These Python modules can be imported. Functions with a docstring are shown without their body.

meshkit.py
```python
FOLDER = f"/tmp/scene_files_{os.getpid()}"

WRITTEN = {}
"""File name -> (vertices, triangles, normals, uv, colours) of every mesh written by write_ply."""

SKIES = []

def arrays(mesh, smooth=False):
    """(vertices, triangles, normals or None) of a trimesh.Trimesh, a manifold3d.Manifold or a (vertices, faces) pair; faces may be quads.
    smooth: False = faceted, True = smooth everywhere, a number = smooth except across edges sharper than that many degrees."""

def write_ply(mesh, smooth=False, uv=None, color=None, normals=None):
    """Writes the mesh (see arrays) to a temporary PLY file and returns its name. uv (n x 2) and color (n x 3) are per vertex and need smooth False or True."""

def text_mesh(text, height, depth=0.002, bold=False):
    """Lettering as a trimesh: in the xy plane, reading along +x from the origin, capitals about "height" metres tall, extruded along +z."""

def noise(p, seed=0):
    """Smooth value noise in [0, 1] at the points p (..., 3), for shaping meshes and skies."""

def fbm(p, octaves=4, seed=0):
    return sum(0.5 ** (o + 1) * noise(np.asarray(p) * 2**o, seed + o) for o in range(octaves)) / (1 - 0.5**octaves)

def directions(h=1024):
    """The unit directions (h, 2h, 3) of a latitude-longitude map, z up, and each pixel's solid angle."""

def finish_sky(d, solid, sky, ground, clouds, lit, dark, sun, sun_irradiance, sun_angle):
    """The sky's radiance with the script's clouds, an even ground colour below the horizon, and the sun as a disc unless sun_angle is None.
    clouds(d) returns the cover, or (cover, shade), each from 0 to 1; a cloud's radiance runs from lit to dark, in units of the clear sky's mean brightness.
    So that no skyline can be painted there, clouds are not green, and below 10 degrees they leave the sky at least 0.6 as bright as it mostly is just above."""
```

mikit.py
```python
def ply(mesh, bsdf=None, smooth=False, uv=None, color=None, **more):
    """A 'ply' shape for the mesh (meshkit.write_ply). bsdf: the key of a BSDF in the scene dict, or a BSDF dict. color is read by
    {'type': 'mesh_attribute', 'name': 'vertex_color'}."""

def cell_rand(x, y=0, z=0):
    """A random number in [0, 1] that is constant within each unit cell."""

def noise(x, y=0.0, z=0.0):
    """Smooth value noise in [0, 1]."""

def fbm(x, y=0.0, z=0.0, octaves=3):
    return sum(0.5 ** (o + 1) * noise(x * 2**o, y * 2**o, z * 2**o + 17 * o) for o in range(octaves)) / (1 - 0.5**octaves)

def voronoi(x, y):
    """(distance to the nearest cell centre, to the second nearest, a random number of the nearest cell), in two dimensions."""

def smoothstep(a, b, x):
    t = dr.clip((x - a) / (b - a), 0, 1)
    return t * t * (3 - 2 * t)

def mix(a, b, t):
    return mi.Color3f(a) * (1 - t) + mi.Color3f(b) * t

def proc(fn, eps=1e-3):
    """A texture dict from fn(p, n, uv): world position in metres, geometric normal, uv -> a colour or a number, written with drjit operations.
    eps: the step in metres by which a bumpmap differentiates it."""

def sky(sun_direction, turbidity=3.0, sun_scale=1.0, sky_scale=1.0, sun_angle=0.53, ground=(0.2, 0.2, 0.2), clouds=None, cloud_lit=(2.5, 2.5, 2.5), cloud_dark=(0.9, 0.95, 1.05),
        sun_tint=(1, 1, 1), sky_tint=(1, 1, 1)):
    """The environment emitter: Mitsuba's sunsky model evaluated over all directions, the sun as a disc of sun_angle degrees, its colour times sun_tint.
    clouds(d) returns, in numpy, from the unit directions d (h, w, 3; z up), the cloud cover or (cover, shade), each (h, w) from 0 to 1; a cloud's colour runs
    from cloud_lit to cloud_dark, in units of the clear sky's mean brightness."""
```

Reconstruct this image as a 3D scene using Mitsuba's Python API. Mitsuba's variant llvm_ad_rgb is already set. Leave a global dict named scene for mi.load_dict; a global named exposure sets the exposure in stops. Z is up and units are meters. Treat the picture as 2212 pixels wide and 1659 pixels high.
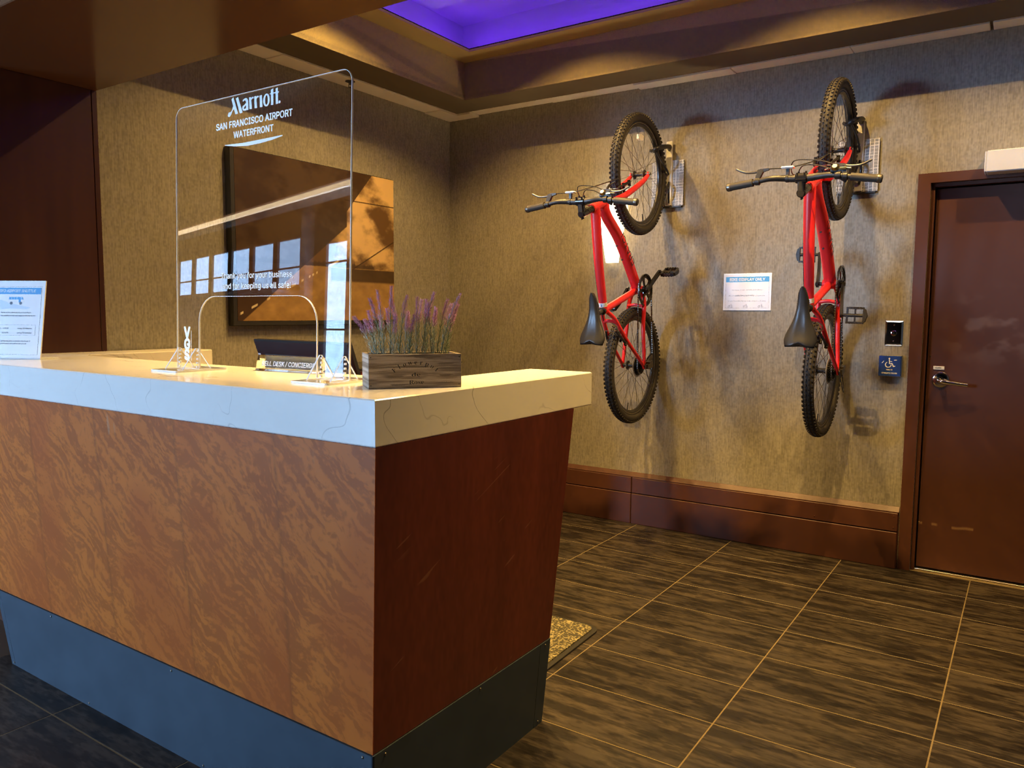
import math, glob, random
import numpy as np, trimesh, manifold3d
import drjit as dr
import mitsuba as mi
import mikit, meshkit
from mikit import noise, fbm, smoothstep, mix, cell_rand
from shapely.geometry import Polygon, LineString, box as sbox
from shapely import affinity, union_all
from scipy.spatial import ConvexHull

random.seed(7)
RNG = np.random.default_rng(7)
PI = math.pi
T4 = mi.ScalarTransform4f
scene, labels = {}, {}

# ------------------------------------------------------------------ camera, light, exposure
CAM = np.array([3.5674, -4.4810, 1.3470])
YAW, PITCH, ROLL, FPX = math.radians(33.896), math.radians(5.330), math.radians(-0.400), 1663.35
_f = np.array([-math.sin(YAW) * math.cos(PITCH), math.cos(YAW) * math.cos(PITCH), -math.sin(PITCH)])
_r0 = np.array([math.cos(YAW), math.sin(YAW), 0.0])
_d0 = np.cross(_f, _r0)
_down = -_r0 * math.sin(ROLL) + _d0 * math.cos(ROLL)
scene['camera'] = {'type': 'perspective', 'fov_axis': 'x', 'fov': math.degrees(2 * math.atan(1106 / FPX)), 'near_clip': 0.05, 'far_clip': 100.0,
                   'to_world': T4().look_at(origin=CAM.tolist(), target=(CAM + _f).tolist(), up=(-_down).tolist())}
exposure = 0.0
DAY = np.array([0.40, 0.66, 1.05])          # daylight colour (windows)
DAY_POWER = 46.0
WARM = np.array([1.0, 0.60, 0.17])          # tungsten downlights
WARM_POWER = 11500.0
LOBBY = np.array([1.0, 0.74, 0.42])
LOBBY_POWER = 260.0
PURPLE = np.array([0.16, 0.03, 1.0])
PURPLE_POWER = 16.0
SCONCE = np.array([1.0, 0.72, 0.36])
SCONCE_POWER = 6.0

# ------------------------------------------------------------------ materials
def rgb(c): return {'type': 'rgb', 'value': [float(x) for x in c]}
def srgb(r, g, b):
    c = np.array([r, g, b]) / 255.0
    return np.where(c <= 0.04045, c / 12.92, ((c + 0.055) / 1.055) ** 2.4)
def mat(key, base, rough=0.5, metallic=0.0, bump=None, bump_scale=1.0, spec=0.5, two=True, eps=1e-3, **more):
    b = {'type': 'principled', 'base_color': mikit.proc(base) if callable(base) else rgb(base), 'roughness': mikit.proc(rough) if callable(rough) else float(rough),
         'metallic': float(metallic), 'specular': float(spec), **more}
    if bump is not None:
        b = {'type': 'bumpmap', 'arbitrary': mikit.proc(bump, eps), 'scale': float(bump_scale), 'bsdf': b}
    scene[key] = {'type': 'twosided', 'bsdf': b} if two else b
    return key

def f_wallpaper(p, n, uv):
    u = p.x + p.y
    a = noise(u / 0.0035, p.z / 0.035)
    b = noise(u / 0.008 + 31, p.z / 0.010 + 7)
    c = noise(u / 0.25 + 3, p.z / 0.4)
    w = 0.42 * a + 0.36 * b + 0.22 * c
    return mix((0.170, 0.157, 0.125), (0.365, 0.343, 0.290), w)
def h_wallpaper(p, n, uv):
    u = p.x + p.y
    return noise(u / 0.0035, p.z / 0.035) * 0.6 + noise(u / 0.008 + 31, p.z / 0.010 + 7) * 0.4
mat('m_wallpaper', f_wallpaper, 0.75, bump=h_wallpaper, bump_scale=0.0012, spec=0.25, eps=5e-4)

def f_figured(p, n, uv):
    # book-matched figured veneer on the front of the desk: leaves 0.42 m wide, diagonal flaky ripples
    x = p.x + 0.06
    cell = dr.floor(x / 0.42)
    t = x / 0.42 - cell
    u = t * 0.42
    z = p.z
    k = cell_rand(cell, 5, 1)
    warp = fbm(u * 7 + 11 * k, z * 7, 3.0) * 0.10
    d = z * 0.86 + u * 0.62 + warp
    e = u * 0.86 - z * 0.62
    rip = noise(d / 0.014, e / 0.09 + 9 * k)
    flake = fbm(d / 0.008 + 4, e / 0.014 + k * 7, 2.0)
    big = fbm(u * 4 + 5 * k, z * 3.2 + 2 * k, 8.0)
    s = smoothstep(0.38, 0.62, 0.45 * rip + 0.55 * flake)
    c = mix((0.235, 0.050, 0.007), (0.55, 0.150, 0.018), s * 0.42 + 0.33 * big + 0.12)
    c = mix(c, mi.Color3f(0.30, 0.058, 0.008), smoothstep(0.45, 0.75, big) * 0.55)
    edge = smoothstep(0.03, 0.0, dr.abs(t - 0.0)) + smoothstep(0.97, 1.0, t)
    c = c * (1 - 0.18 * edge)
    scr = smoothstep(0.83, 0.88, noise(p.x * 60, p.z * 9, 2)) * smoothstep(0.72, 0.8, noise(p.x * 5, p.z * 5, 9))
    return mix(c, mi.Color3f(0.42, 0.26, 0.15), scr * 0.35)
mat('m_figured', f_figured, 0.42, spec=0.22)

def f_mahogany(p, n, uv):
    v = fbm(p.y * 7, p.z * 0.8, 3.0)
    fl = fbm(p.y / 0.012, p.z / 0.035 + p.y * 20, 5.0)
    c = mix((0.066, 0.012, 0.006), (0.185, 0.035, 0.017), 0.6 * v + 0.4 * fl)
    q = p.z * 0.8 + p.y
    scr = smoothstep(0.86, 0.9, noise((p.z - p.y * 0.5) * 90, q * 6, 2)) * smoothstep(0.68, 0.78, noise(p.y * 6, p.z * 6, 4))
    return mix(c, mi.Color3f(0.26, 0.11, 0.05), scr * 0.5)
mat('m_mahogany', f_mahogany, 0.38, spec=0.4)

def vein(x, y, z, w):
    a = fbm(x * 2.3 + 0.8 * fbm(y * 5, x * 3, z * 4 + 3), y * 2.3 + z * 2.1, 1.7 + z, 4)
    line = smoothstep(w, 0.0, dr.abs(a - 0.5))
    return line * smoothstep(0.42, 0.68, noise(x * 3.3 + 7, y * 3.3 + z * 2.0, 4.0))
def f_quartz(p, n, uv):
    v = vein(p.x * 1.15, p.y * 1.15, p.z * 1.3, 0.006)
    v2 = vein(p.x * 2.1 + 9, p.y * 2.1 + 3, p.z * 2.0, 0.007) * 0.6
    soft = fbm(p.x * 1.6, p.y * 1.6, p.z * 1.6)
    c = mix((0.70, 0.685, 0.64), (0.76, 0.745, 0.70), soft)
    return mix(c, mi.Color3f(0.30, 0.29, 0.25), dr.clip(v * 0.75 + v2 * 0.55, 0, 0.8))
mat('m_quartz', f_quartz, 0.14, spec=0.5)

def f_kick(p, n, uv):
    v = fbm(p.x * 9 + p.y * 9, p.z * 9, 1.0)
    return mix((0.028, 0.040, 0.054), (0.042, 0.060, 0.080), v)
mat('m_kick', f_kick, 0.5, spec=0.25)

def f_tile(p, n, uv):
    i = dr.floor((p.x - 1.545) / 0.6126)
    j = dr.floor((p.y - 0.0105) / 0.3005)
    k, k2 = cell_rand(i, j, 3), cell_rand(i, j, 8)
    x, y = p.x + 13 * k, p.y + 17 * k2
    st = fbm(x / 0.16, y / 0.022, 1.0, 4)
    fine = fbm(x / 0.030, y / 0.008, 4.0, 3)
    blot = fbm(x / 0.11, y / 0.05, 7.0, 4)
    s = smoothstep(0.38, 0.66, 0.5 * st + 0.2 * fine + 0.3 * blot)
    c = mix((0.012, 0.0095, 0.0078), (0.050, 0.039, 0.028), s)
    c = mix(c, mi.Color3f(0.024, 0.020, 0.018), smoothstep(0.5, 0.7, blot) * 0.5)
    dark = smoothstep(0.55, 0.7, fbm(x / 0.05, y / 0.015, 11.0, 3))
    return c * (1 - 0.4 * dark) * (0.85 + 0.3 * k)
def r_tile(p, n, uv): return 0.30 + 0.18 * fbm(p.x / 0.06, p.y / 0.03, 2.0)
mat('m_tile', f_tile, r_tile, spec=0.30)
mat('m_grout', (0.15, 0.115, 0.065), 0.8, spec=0.2)

def f_trim(p, n, uv):
    v = fbm((p.x + p.y) * 3, p.z * 3, 1.0)
    return mix((0.070, 0.026, 0.0155), (0.092, 0.034, 0.020), v)
mat('m_brown_paint', f_trim, 0.42, spec=0.4)
def f_door(p, n, uv):
    v = fbm(p.x * 3, p.z * 2, 1.0)
    c = mix((0.066, 0.025, 0.0165), (0.088, 0.034, 0.022), v)
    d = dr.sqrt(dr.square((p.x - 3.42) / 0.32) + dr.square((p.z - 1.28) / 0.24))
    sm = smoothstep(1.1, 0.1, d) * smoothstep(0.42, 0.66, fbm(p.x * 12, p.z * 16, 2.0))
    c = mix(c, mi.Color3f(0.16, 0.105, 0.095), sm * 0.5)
    scr = smoothstep(0.012, 0.0, dr.abs(p.z - 0.245 - 0.008 * noise(p.x * 20))) * smoothstep(0.62, 0.72, noise(p.x * 30, 3.0))
    return mix(c, mi.Color3f(0.30, 0.18, 0.10), scr * 0.6)
mat('m_door', f_door, 0.40, spec=0.4)
def f_panelwood(p, n, uv):
    v = fbm(p.y * 14, p.z * 1.2, 1.0)
    return mix((0.036, 0.0115, 0.0055), (0.068, 0.022, 0.010), v)
mat('m_panelwood', f_panelwood, 0.34, spec=0.4)
mat('m_soffit', (0.10, 0.042, 0.019), 0.17, spec=0.45)
mat('m_ceiling_tan', (0.50, 0.41, 0.20), 0.8, spec=0.2)
mat('m_ceiling_brown', (0.13, 0.105, 0.075), 0.8, spec=0.2)
mat('m_ceiling_white', (0.90, 0.88, 0.82), 0.85, spec=0.2)
mat('m_recess_white', (0.55, 0.55, 0.58), 0.85, spec=0.2)
mat('m_bounce_absorber', (0.03, 0.03, 0.03), 0.9, spec=0.1)  # near-black, for the added layer that swallows lamp bounce above the lip
mat('m_lobby_white', (0.72, 0.70, 0.66), 0.8, spec=0.2)
mat('m_lobby_brown', (0.14, 0.085, 0.05), 0.7, spec=0.2)
mat('m_lobby_floor', (0.06, 0.04, 0.026), 0.4, spec=0.4)
mat('m_frame_dark', (0.05, 0.045, 0.045), 0.4)
mat('m_column', (0.66, 0.68, 0.70), 0.6)
mat('m_bike_red', (0.80, 0.026, 0.030), 0.33, spec=0.5, clearcoat=0.25, clearcoat_gloss=0.8)
mat('m_black', (0.017, 0.016, 0.015), 0.45)
mat('m_black_gloss', (0.012, 0.012, 0.013), 0.18)
mat('m_rubber', (0.034, 0.030, 0.025), 0.62, spec=0.35)
mat('m_rim', (0.022, 0.020, 0.018), 0.3, spec=0.5)
mat('m_rim_line', (0.17, 0.15, 0.12), 0.35, metallic=0.5)
mat('m_saddle', (0.016, 0.016, 0.017), 0.36, spec=0.5)
mat('m_steel', (0.60, 0.58, 0.54), 0.25, metallic=1.0)
mat('m_dark_steel', (0.16, 0.145, 0.12), 0.35, metallic=0.9)
mat('m_brass', (0.55, 0.42, 0.17), 0.25, metallic=1.0)
mat('m_chrome', (0.72, 0.72, 0.72), 0.10, metallic=1.0)
mat('m_satin', (0.62, 0.60, 0.57), 0.22, metallic=1.0)
mat('m_white', (0.80, 0.80, 0.80), 0.45)
mat('m_paper', (0.84, 0.85, 0.87), 0.35)
mat('m_reflector', (0.80, 0.78, 0.72), 0.2)
mat('m_blue', (0.02, 0.055, 0.28), 0.25)
mat('m_sky_blue', (0.07, 0.34, 0.68), 0.35)
mat('m_pale_blue', (0.62, 0.72, 0.85), 0.4)
mat('m_ink', (0.10, 0.12, 0.17), 0.5)
mat('m_ink_black', (0.02, 0.02, 0.025), 0.5)
mat('m_grey_light', (0.62, 0.63, 0.63), 0.4)
mat('m_decal', (0.035, 0.012, 0.014), 0.4)
mat('m_etch', (0.86, 0.88, 0.90), 0.5)
mat('m_acrylic_edge', (0.86, 0.91, 0.95), 0.25, spec=0.6)
scene['m_acrylic'] = {'type': 'thindielectric', 'int_ior': 1.49}
scene['m_acrylic_solid'] = {'type': 'dielectric', 'int_ior': 1.49}
scene['m_window'] = {'type': 'twosided', 'bsdf': {'type': 'diffuse', 'reflectance': rgb((0.05, 0.05, 0.05))}}
scene['m_protector'] = {'type': 'blendbsdf', 'weight': 0.55, 'a': {'type': 'thindielectric', 'int_ior': 1.4}, 'b': {'type': 'twosided', 'bsdf': {'type': 'diffuse', 'reflectance': rgb((0.6, 0.58, 0.55))}}}
mat('m_monitor', (0.012, 0.0125, 0.014), 0.35)
def f_mapplate(p, n, uv):
    x, z = p.x + 0.006 * (noise(p.z * 25, p.x * 8) - 0.5), p.z + 0.006 * (noise(p.x * 25 + 5, p.z * 8) - 0.5)
    cx, cz = dr.floor(x / 0.021), dr.floor(z / 0.017)
    fx, fz = x / 0.021 - cx, z / 0.017 - cz
    lx = smoothstep(0.13, 0.07, dr.minimum(fx, 1 - fx) + 0.3 * (cell_rand(cx, dr.floor(z / 0.05), 2) < 0.35))
    lz = smoothstep(0.14, 0.08, dr.minimum(fz, 1 - fz) + 0.3 * (cell_rand(dr.floor(x / 0.063), cz, 6) < 0.35))
    return mix((0.24, 0.24, 0.235), (0.62, 0.61, 0.58), dr.maximum(lx, lz))
mat('m_mapplate', f_mapplate, 0.4)
def f_greywood(p, n, uv):
    h = p.x * 0.6 + p.y * 0.8
    g = fbm(h / 0.05, p.z / 0.0035, 3.0, 4)
    g2 = noise(h / 0.12 + 3, p.z / 0.012, 8.0)
    c = mix((0.205, 0.16, 0.115), (0.46, 0.39, 0.31), smoothstep(0.3, 0.7, 0.6 * g + 0.4 * g2))
    crack = smoothstep(0.78, 0.86, noise(h / 0.06, p.z / 0.0028, 21.0))
    return mix(c, mi.Color3f(0.10, 0.075, 0.05), crack * 0.7)
mat('m_greywood', f_greywood, 0.75, spec=0.2)
mat('m_foliage', (0.22, 0.27, 0.20), 0.7, spec=0.2)
mat('m_foliage_pale', (0.40, 0.44, 0.38), 0.7, spec=0.2)
mat('m_blossom', (0.42, 0.23, 0.46), 0.7, spec=0.2)
mat('m_blossom_pale', (0.55, 0.33, 0.50), 0.7, spec=0.2)
mat('m_soil', (0.03, 0.025, 0.018), 0.9)
def f_mat(p, n, uv):
    g = noise(p.x / 0.006, p.y / 0.006)
    g2 = fbm(p.x / 0.03, p.y / 0.03)
    return mix((0.04, 0.035, 0.02), (0.26, 0.22, 0.11), smoothstep(0.35, 0.8, 0.7 * g + 0.3 * g2))
mat('m_mat', f_mat, 0.85, bump=lambda p, n, uv: noise(p.x / 0.006, p.y / 0.006), bump_scale=0.006)
mat('m_mat_grey', (0.12, 0.11, 0.095), 0.5)
def f_picture(p, n, uv):
    # sepia sky with clouds over a shoreline; y runs -1.9 .. -0.65, z 1.29 .. 2.2
    u, v = (p.y + 1.90) / 1.25, (p.z - 1.29) / 0.91
    cl = fbm(p.y * 5 + p.z * 3, p.z * 7 - p.y * 2, 2.0, 5)
    sky_ = mix((0.11, 0.055, 0.018), (0.62, 0.42, 0.19), smoothstep(0.38, 0.66, cl + 0.12 * (v - 0.5)))
    land = mix((0.20, 0.11, 0.04), (0.42, 0.26, 0.10), fbm(p.y * 14, p.z * 20, 5.0, 4))
    c = mix(land, sky_, smoothstep(0.355, 0.365, v + 0.01 * noise(p.y * 60)))
    dark = smoothstep(0.25, 0.27, v) * smoothstep(0.352, 0.345, v) * smoothstep(0.55, 0.56, u)
    c = mix(c, mi.Color3f(0.035, 0.018, 0.008), dark * 0.9)
    trees = smoothstep(0.35, 0.355, v) * smoothstep(0.375 + 0.04 * noise(p.y * 90, 1), 0.37, v) * smoothstep(0.86, 0.84, u)
    c = mix(c, mi.Color3f(0.05, 0.026, 0.010), trees * 0.9)
    # a wide dark wedge (the underside of a deck) across the left half, rising to the right
    edge1 = v - (0.30 + 0.62 * (1.0 - u) * 1.0)
    wedge = smoothstep(0.0, 0.012, v - (0.62 - 0.95 * dr.abs(u - 0.62) * 0 + 0.0) + 0.0)
    tip = 0.70 - 0.0 * u
    up = 0.70 + (0.66 - u) * 0.55
    lo = 0.62 - (0.66 - u) * 1.02
    inw = smoothstep(0.0, 0.01, v - lo) * smoothstep(0.0, 0.01, 1.4 - v) * smoothstep(0.002, -0.004, u - 0.665 - 0.0 * v)
    ray1 = smoothstep(0.0, 0.006, 0.20 * 0 + (v - 0.72) - (u - 0.66) * 1.55) * smoothstep(0.64, 0.66, u)
    c = mix(c, mi.Color3f(0.040, 0.020, 0.010), dr.clip(inw + ray1, 0, 1) * 0.95)
    line = smoothstep(0.006, 0.002, dr.abs(v - 0.805)) * smoothstep(0.64, 0.66, u)
    cable = smoothstep(0.007, 0.003, dr.abs(v - (0.36 + (u - 0.72) * 0.72))) * smoothstep(0.66, 0.7, u)
    dots = smoothstep(0.010, 0.004, dr.abs(v - (0.02 + u * 0.62))) * smoothstep(0.45, 0.6, noise(u * 90, 0.5)) * smoothstep(0.62, 0.6, u)
    c = mix(c, mi.Color3f(0.045, 0.022, 0.010), dr.clip(line + cable, 0, 1) * 0.9)
    return mix(c, mi.Color3f(0.75, 0.62, 0.42), dots * 0.8)
mat('m_picture', f_picture, 0.35, spec=0.3)

# ------------------------------------------------------------------ helpers
def chbox(x0, x1, y0, y1, z0, z1, c=0.002):
    c = min(c, (x1 - x0) * .45, (y1 - y0) * .45, (z1 - z0) * .45)
    if c <= 1e-6:
        m = trimesh.creation.box((x1 - x0, y1 - y0, z1 - z0)); m.apply_translation(((x0 + x1) / 2, (y0 + y1) / 2, (z0 + z1) / 2)); return m
    P = []
    for x, sx in ((x0, 1), (x1, -1)):
        for y, sy in ((y0, 1), (y1, -1)):
            for z, sz in ((z0, 1), (z1, -1)):
                P += [(x, y + sy * c, z + sz * c), (x + sx * c, y, z + sz * c), (x + sx * c, y + sy * c, z)]
    return hull(P)
def hull(P):
    P = np.asarray(P, float)
    return trimesh.convex.convex_hull(P)
def cat(*ms): return trimesh.util.concatenate([m for m in ms if m is not None])
def frame_of(t):
    t = np.asarray(t, float); t = t / np.linalg.norm(t)
    a = np.cross(t, [0, 0, 1.0] if abs(t[2]) < 0.9 else [1.0, 0, 0]); a /= np.linalg.norm(a)
    return a, np.cross(t, a)
def tube(pts, r, sides=10, caps=True, smooth_n=0):
    p = np.asarray(pts, float)
    if smooth_n:
        p = catmull(p, smooth_n)
    r = np.broadcast_to(np.asarray(r, float), (len(p),)) if np.ndim(r) == 0 else np.interp(np.linspace(0, 1, len(p)), np.linspace(0, 1, len(r)), r)
    t = np.gradient(p, axis=0); t /= np.linalg.norm(t, axis=1, keepdims=True)
    a, b = frame_of(t[0]); A = [a]
    for k in range(1, len(p)):
        a = A[-1] - t[k] * (A[-1] @ t[k]); A.append(a / np.linalg.norm(a))
    A = np.array(A); B = np.cross(t, A); ang = np.arange(sides) * 2 * PI / sides
    v = p[:, None] + r[:, None, None] * (np.cos(ang)[None, :, None] * A[:, None] + np.sin(ang)[None, :, None] * B[:, None])
    v = v.reshape(-1, 3); F = []
    i, j = np.meshgrid(np.arange(len(p) - 1), np.arange(sides), indexing='ij'); jn = (j + 1) % sides
    q = np.stack([i * sides + j, i * sides + jn, (i + 1) * sides + jn, (i + 1) * sides + j], -1).reshape(-1, 4)
    F = np.vstack([q[:, [0, 1, 2]], q[:, [0, 2, 3]]])
    if caps:
        n = len(v); v = np.vstack([v, p[0], p[-1]]); k = np.arange(sides); kn = (k + 1) % sides; last = (len(p) - 1) * sides
        F = np.vstack([F, np.stack([kn, k, k * 0 + n], 1), np.stack([last + k, last + kn, k * 0 + n + 1], 1)])
    return trimesh.Trimesh(v, F, process=False)
def catmull(p, n):
    p = np.asarray(p, float); q = np.vstack([2 * p[0] - p[1], p, 2 * p[-1] - p[-2]]); out = []
    for k in range(1, len(q) - 2):
        for t in np.linspace(0, 1, n, endpoint=False):
            a, b, c, d = q[k - 1], q[k], q[k + 1], q[k + 2]
            out.append(0.5 * (2 * b + (c - a) * t + (2 * a - 5 * b + 4 * c - d) * t * t + (3 * b - a - 3 * c + d) * t ** 3))
    out.append(p[-1]); return np.array(out)
def cyl(p0, p1, r0, r1=None, sides=20, c=0.0):
    p0, p1 = np.asarray(p0, float), np.asarray(p1, float); r1 = r0 if r1 is None else r1
    if c > 0:
        d = (p1 - p0) / np.linalg.norm(p1 - p0)
        pts = [p0, p0 + d * c, p1 - d * c, p1]; a, b = frame_of(d); ang = np.arange(sides) * 2 * PI / sides
        P = [q + rr * (math.cos(t) * a + math.sin(t) * b) for q, rr in zip(pts, (r0 - c, r0, r1, r1 - c)) for t in ang]
        return hull(P)
    d = (p1 - p0); a, b = frame_of(d); ang = np.arange(sides) * 2 * PI / sides
    return hull([q + rr * (math.cos(t) * a + math.sin(t) * b) for q, rr in ((p0, r0), (p1, r1)) for t in ang])
def lathe(profile, axis_o, axis_d, n=48, closed=False):
    """profile: (radius, along) pairs revolved about the axis."""
    pr = np.asarray(profile, float); o, d = np.asarray(axis_o, float), np.asarray(axis_d, float); d = d / np.linalg.norm(d)
    a, b = frame_of(d); ang = np.arange(n) * 2 * PI / n
    ring = np.cos(ang)[:, None] * a + np.sin(ang)[:, None] * b
    v = o + pr[None, :, 1, None] * d + pr[None, :, 0, None] * ring[:, None, :]
    m = len(pr); v = v.reshape(-1, 3); F = []
    e = m if closed else m - 1
    i, j = np.meshgrid(np.arange(n), np.arange(e), indexing='ij'); i2, j2 = (i + 1) % n, (j + 1) % m
    q = np.stack([i * m + j, i2 * m + j, i2 * m + j2, i * m + j2], -1).reshape(-1, 4)
    mesh = trimesh.Trimesh(v, np.vstack([q[:, [0, 1, 2]], q[:, [0, 2, 3]]]), process=False)
    if mesh.volume < 0: mesh.invert()
    return mesh
def disc_down(c, r, n=28):
    a = np.arange(n) * 2 * PI / n
    return trimesh.Trimesh(np.vstack([np.c_[c[0] + r * np.cos(a), c[1] + r * np.sin(a), np.full(n, c[2])], [c]]), [[(k + 1) % n, k, n] for k in range(n)], process=False)
def extrude(poly, depth):
    gs = getattr(poly, 'geoms', [poly])
    return cat(*[trimesh.creation.extrude_polygon(g, depth, engine='earcut') for g in gs if g.area > 0])
def place(mesh, o, ux, uy, uz):
    m = mesh.copy(); v = np.asarray(m.vertices)
    m.vertices = np.asarray(o) + v[:, :1] * np.asarray(ux) + v[:, 1:2] * np.asarray(uy) + v[:, 2:3] * np.asarray(uz)
    if np.linalg.det(np.array([ux, uy, uz])) < 0: m.invert()
    return m
_fonts = {}
def text_poly(s, height, width=None, bold=0, serif=False, spacing=0.0):
    """shapely outline of lettering, base line at y = 0, starting at x = 0; 'width' squeezes or stretches it."""
    from PIL import Image, ImageDraw, ImageFont
    name = 'NotoSansMath-Regular.woff2' if serif else 'Inter.woff2'
    path = (glob.glob('/opt/blender-*/*/datafiles/fonts/' + name) or glob.glob('/opt/blender-*/*/datafiles/fonts/Inter.woff2'))[0]
    if serif and name in path:
        s = ''.join(chr(0x1D400 + ord(c) - 65) if 'A' <= c <= 'Z' else chr(0x1D41A + ord(c) - 97) if 'a' <= c <= 'z' else c for c in s)
    font = _fonts.setdefault((path, 64), ImageFont.truetype(path, 64))
    glyphs, x = [], 0.0
    x0, y0, x1, y1 = font.getbbox(s, anchor='ls', stroke_width=bold)
    im = Image.new('L', (int(x1 - x0 + 8), int(y1 - y0 + 8)))
    ImageDraw.Draw(im).text((4 - x0, 4 - y0), s, 255, font, anchor='ls', stroke_width=bold)
    on = np.pad(np.asarray(im) > 127, ((0, 0), (1, 1))).astype(np.int8)
    rows, st = np.nonzero(np.diff(on, axis=1) == 1); en = np.nonzero(np.diff(on, axis=1) == -1)[1]
    sh = union_all([sbox(a, -r - 1, b, -r) for a, b, r in zip(st, en, rows)]).buffer(0.6).buffer(-0.6).simplify(0.6)
    k = height / 46.5
    sh = affinity.affine_transform(sh, [k, 0, 0, k, -4 * k, (4 - y0) * k])
    if width:
        a, _, b, _ = sh.bounds
        sh = affinity.translate(affinity.scale(sh, width / (b - a), 1, origin=(a, 0)), -a, 0)
    return sh
def add(key, mesh, bsdf, smooth=False, label=None, category=None, group=None, kind=None, **more):
    assert key not in scene, key
    scene[key] = mikit.ply(mesh, bsdf, smooth=smooth, **more)
    tag(key, label, category, group, kind)
    return key
def tag(key, label=None, category=None, group=None, kind=None):
    d = {k: v for k, v in (('label', label), ('category', category), ('group', group), ('kind', kind)) if v}
    if d: labels[key] = {**labels.get(key, {}), **d}
_count = {}
def num(key):
    n = _count.get(key, 0); _count[key] = n + 1
    return key if n == 0 else f'{key}_{n:03d}'
X, Y, Z = np.eye(3)

# ------------------------------------------------------------------ room shell
CEIL = 2.719
# floor: grout bed, then tiles one by one near the camera, plain floor further off
TX0, TY0, TW, TD = 1.545, 0.0105, 0.6126, 0.3005
add('floor', cat(chbox(-26, 9, -23, 0.3, -0.06, -0.0008, 0)), 'm_grout', kind='structure')
gx0, gx1, gy0, gy1 = -2, 6, -18, 0
for i in range(gx0, gx1):
    for j in range(gy0, gy1):
        xa, xb, ya, yb = TX0 + i * TW, TX0 + (i + 1) * TW, TY0 + j * TD, TY0 + (j + 1) * TD
        if xa < 0.0 and yb > -2.4: continue
        yb = min(yb, -0.002)
        g = 0.0021
        add(num('floor__tile'), chbox(xa + g, xb - g, ya + g, yb - g, -0.012, 0.0, 0.0012), 'm_tile')
fx0, fx1, fy0 = TX0 + gx0 * TW, TX0 + gx1 * TW, TY0 + gy0 * TD
add('floor__surround', cat(chbox(-26, fx0, -23, -2.4, -0.012, -0.0002, 0), chbox(fx0, 9, -23, fy0, -0.012, -0.0002, 0), chbox(fx1, 9, fy0, 0, -0.012, -0.0002, 0)), 'm_lobby_floor')

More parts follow.
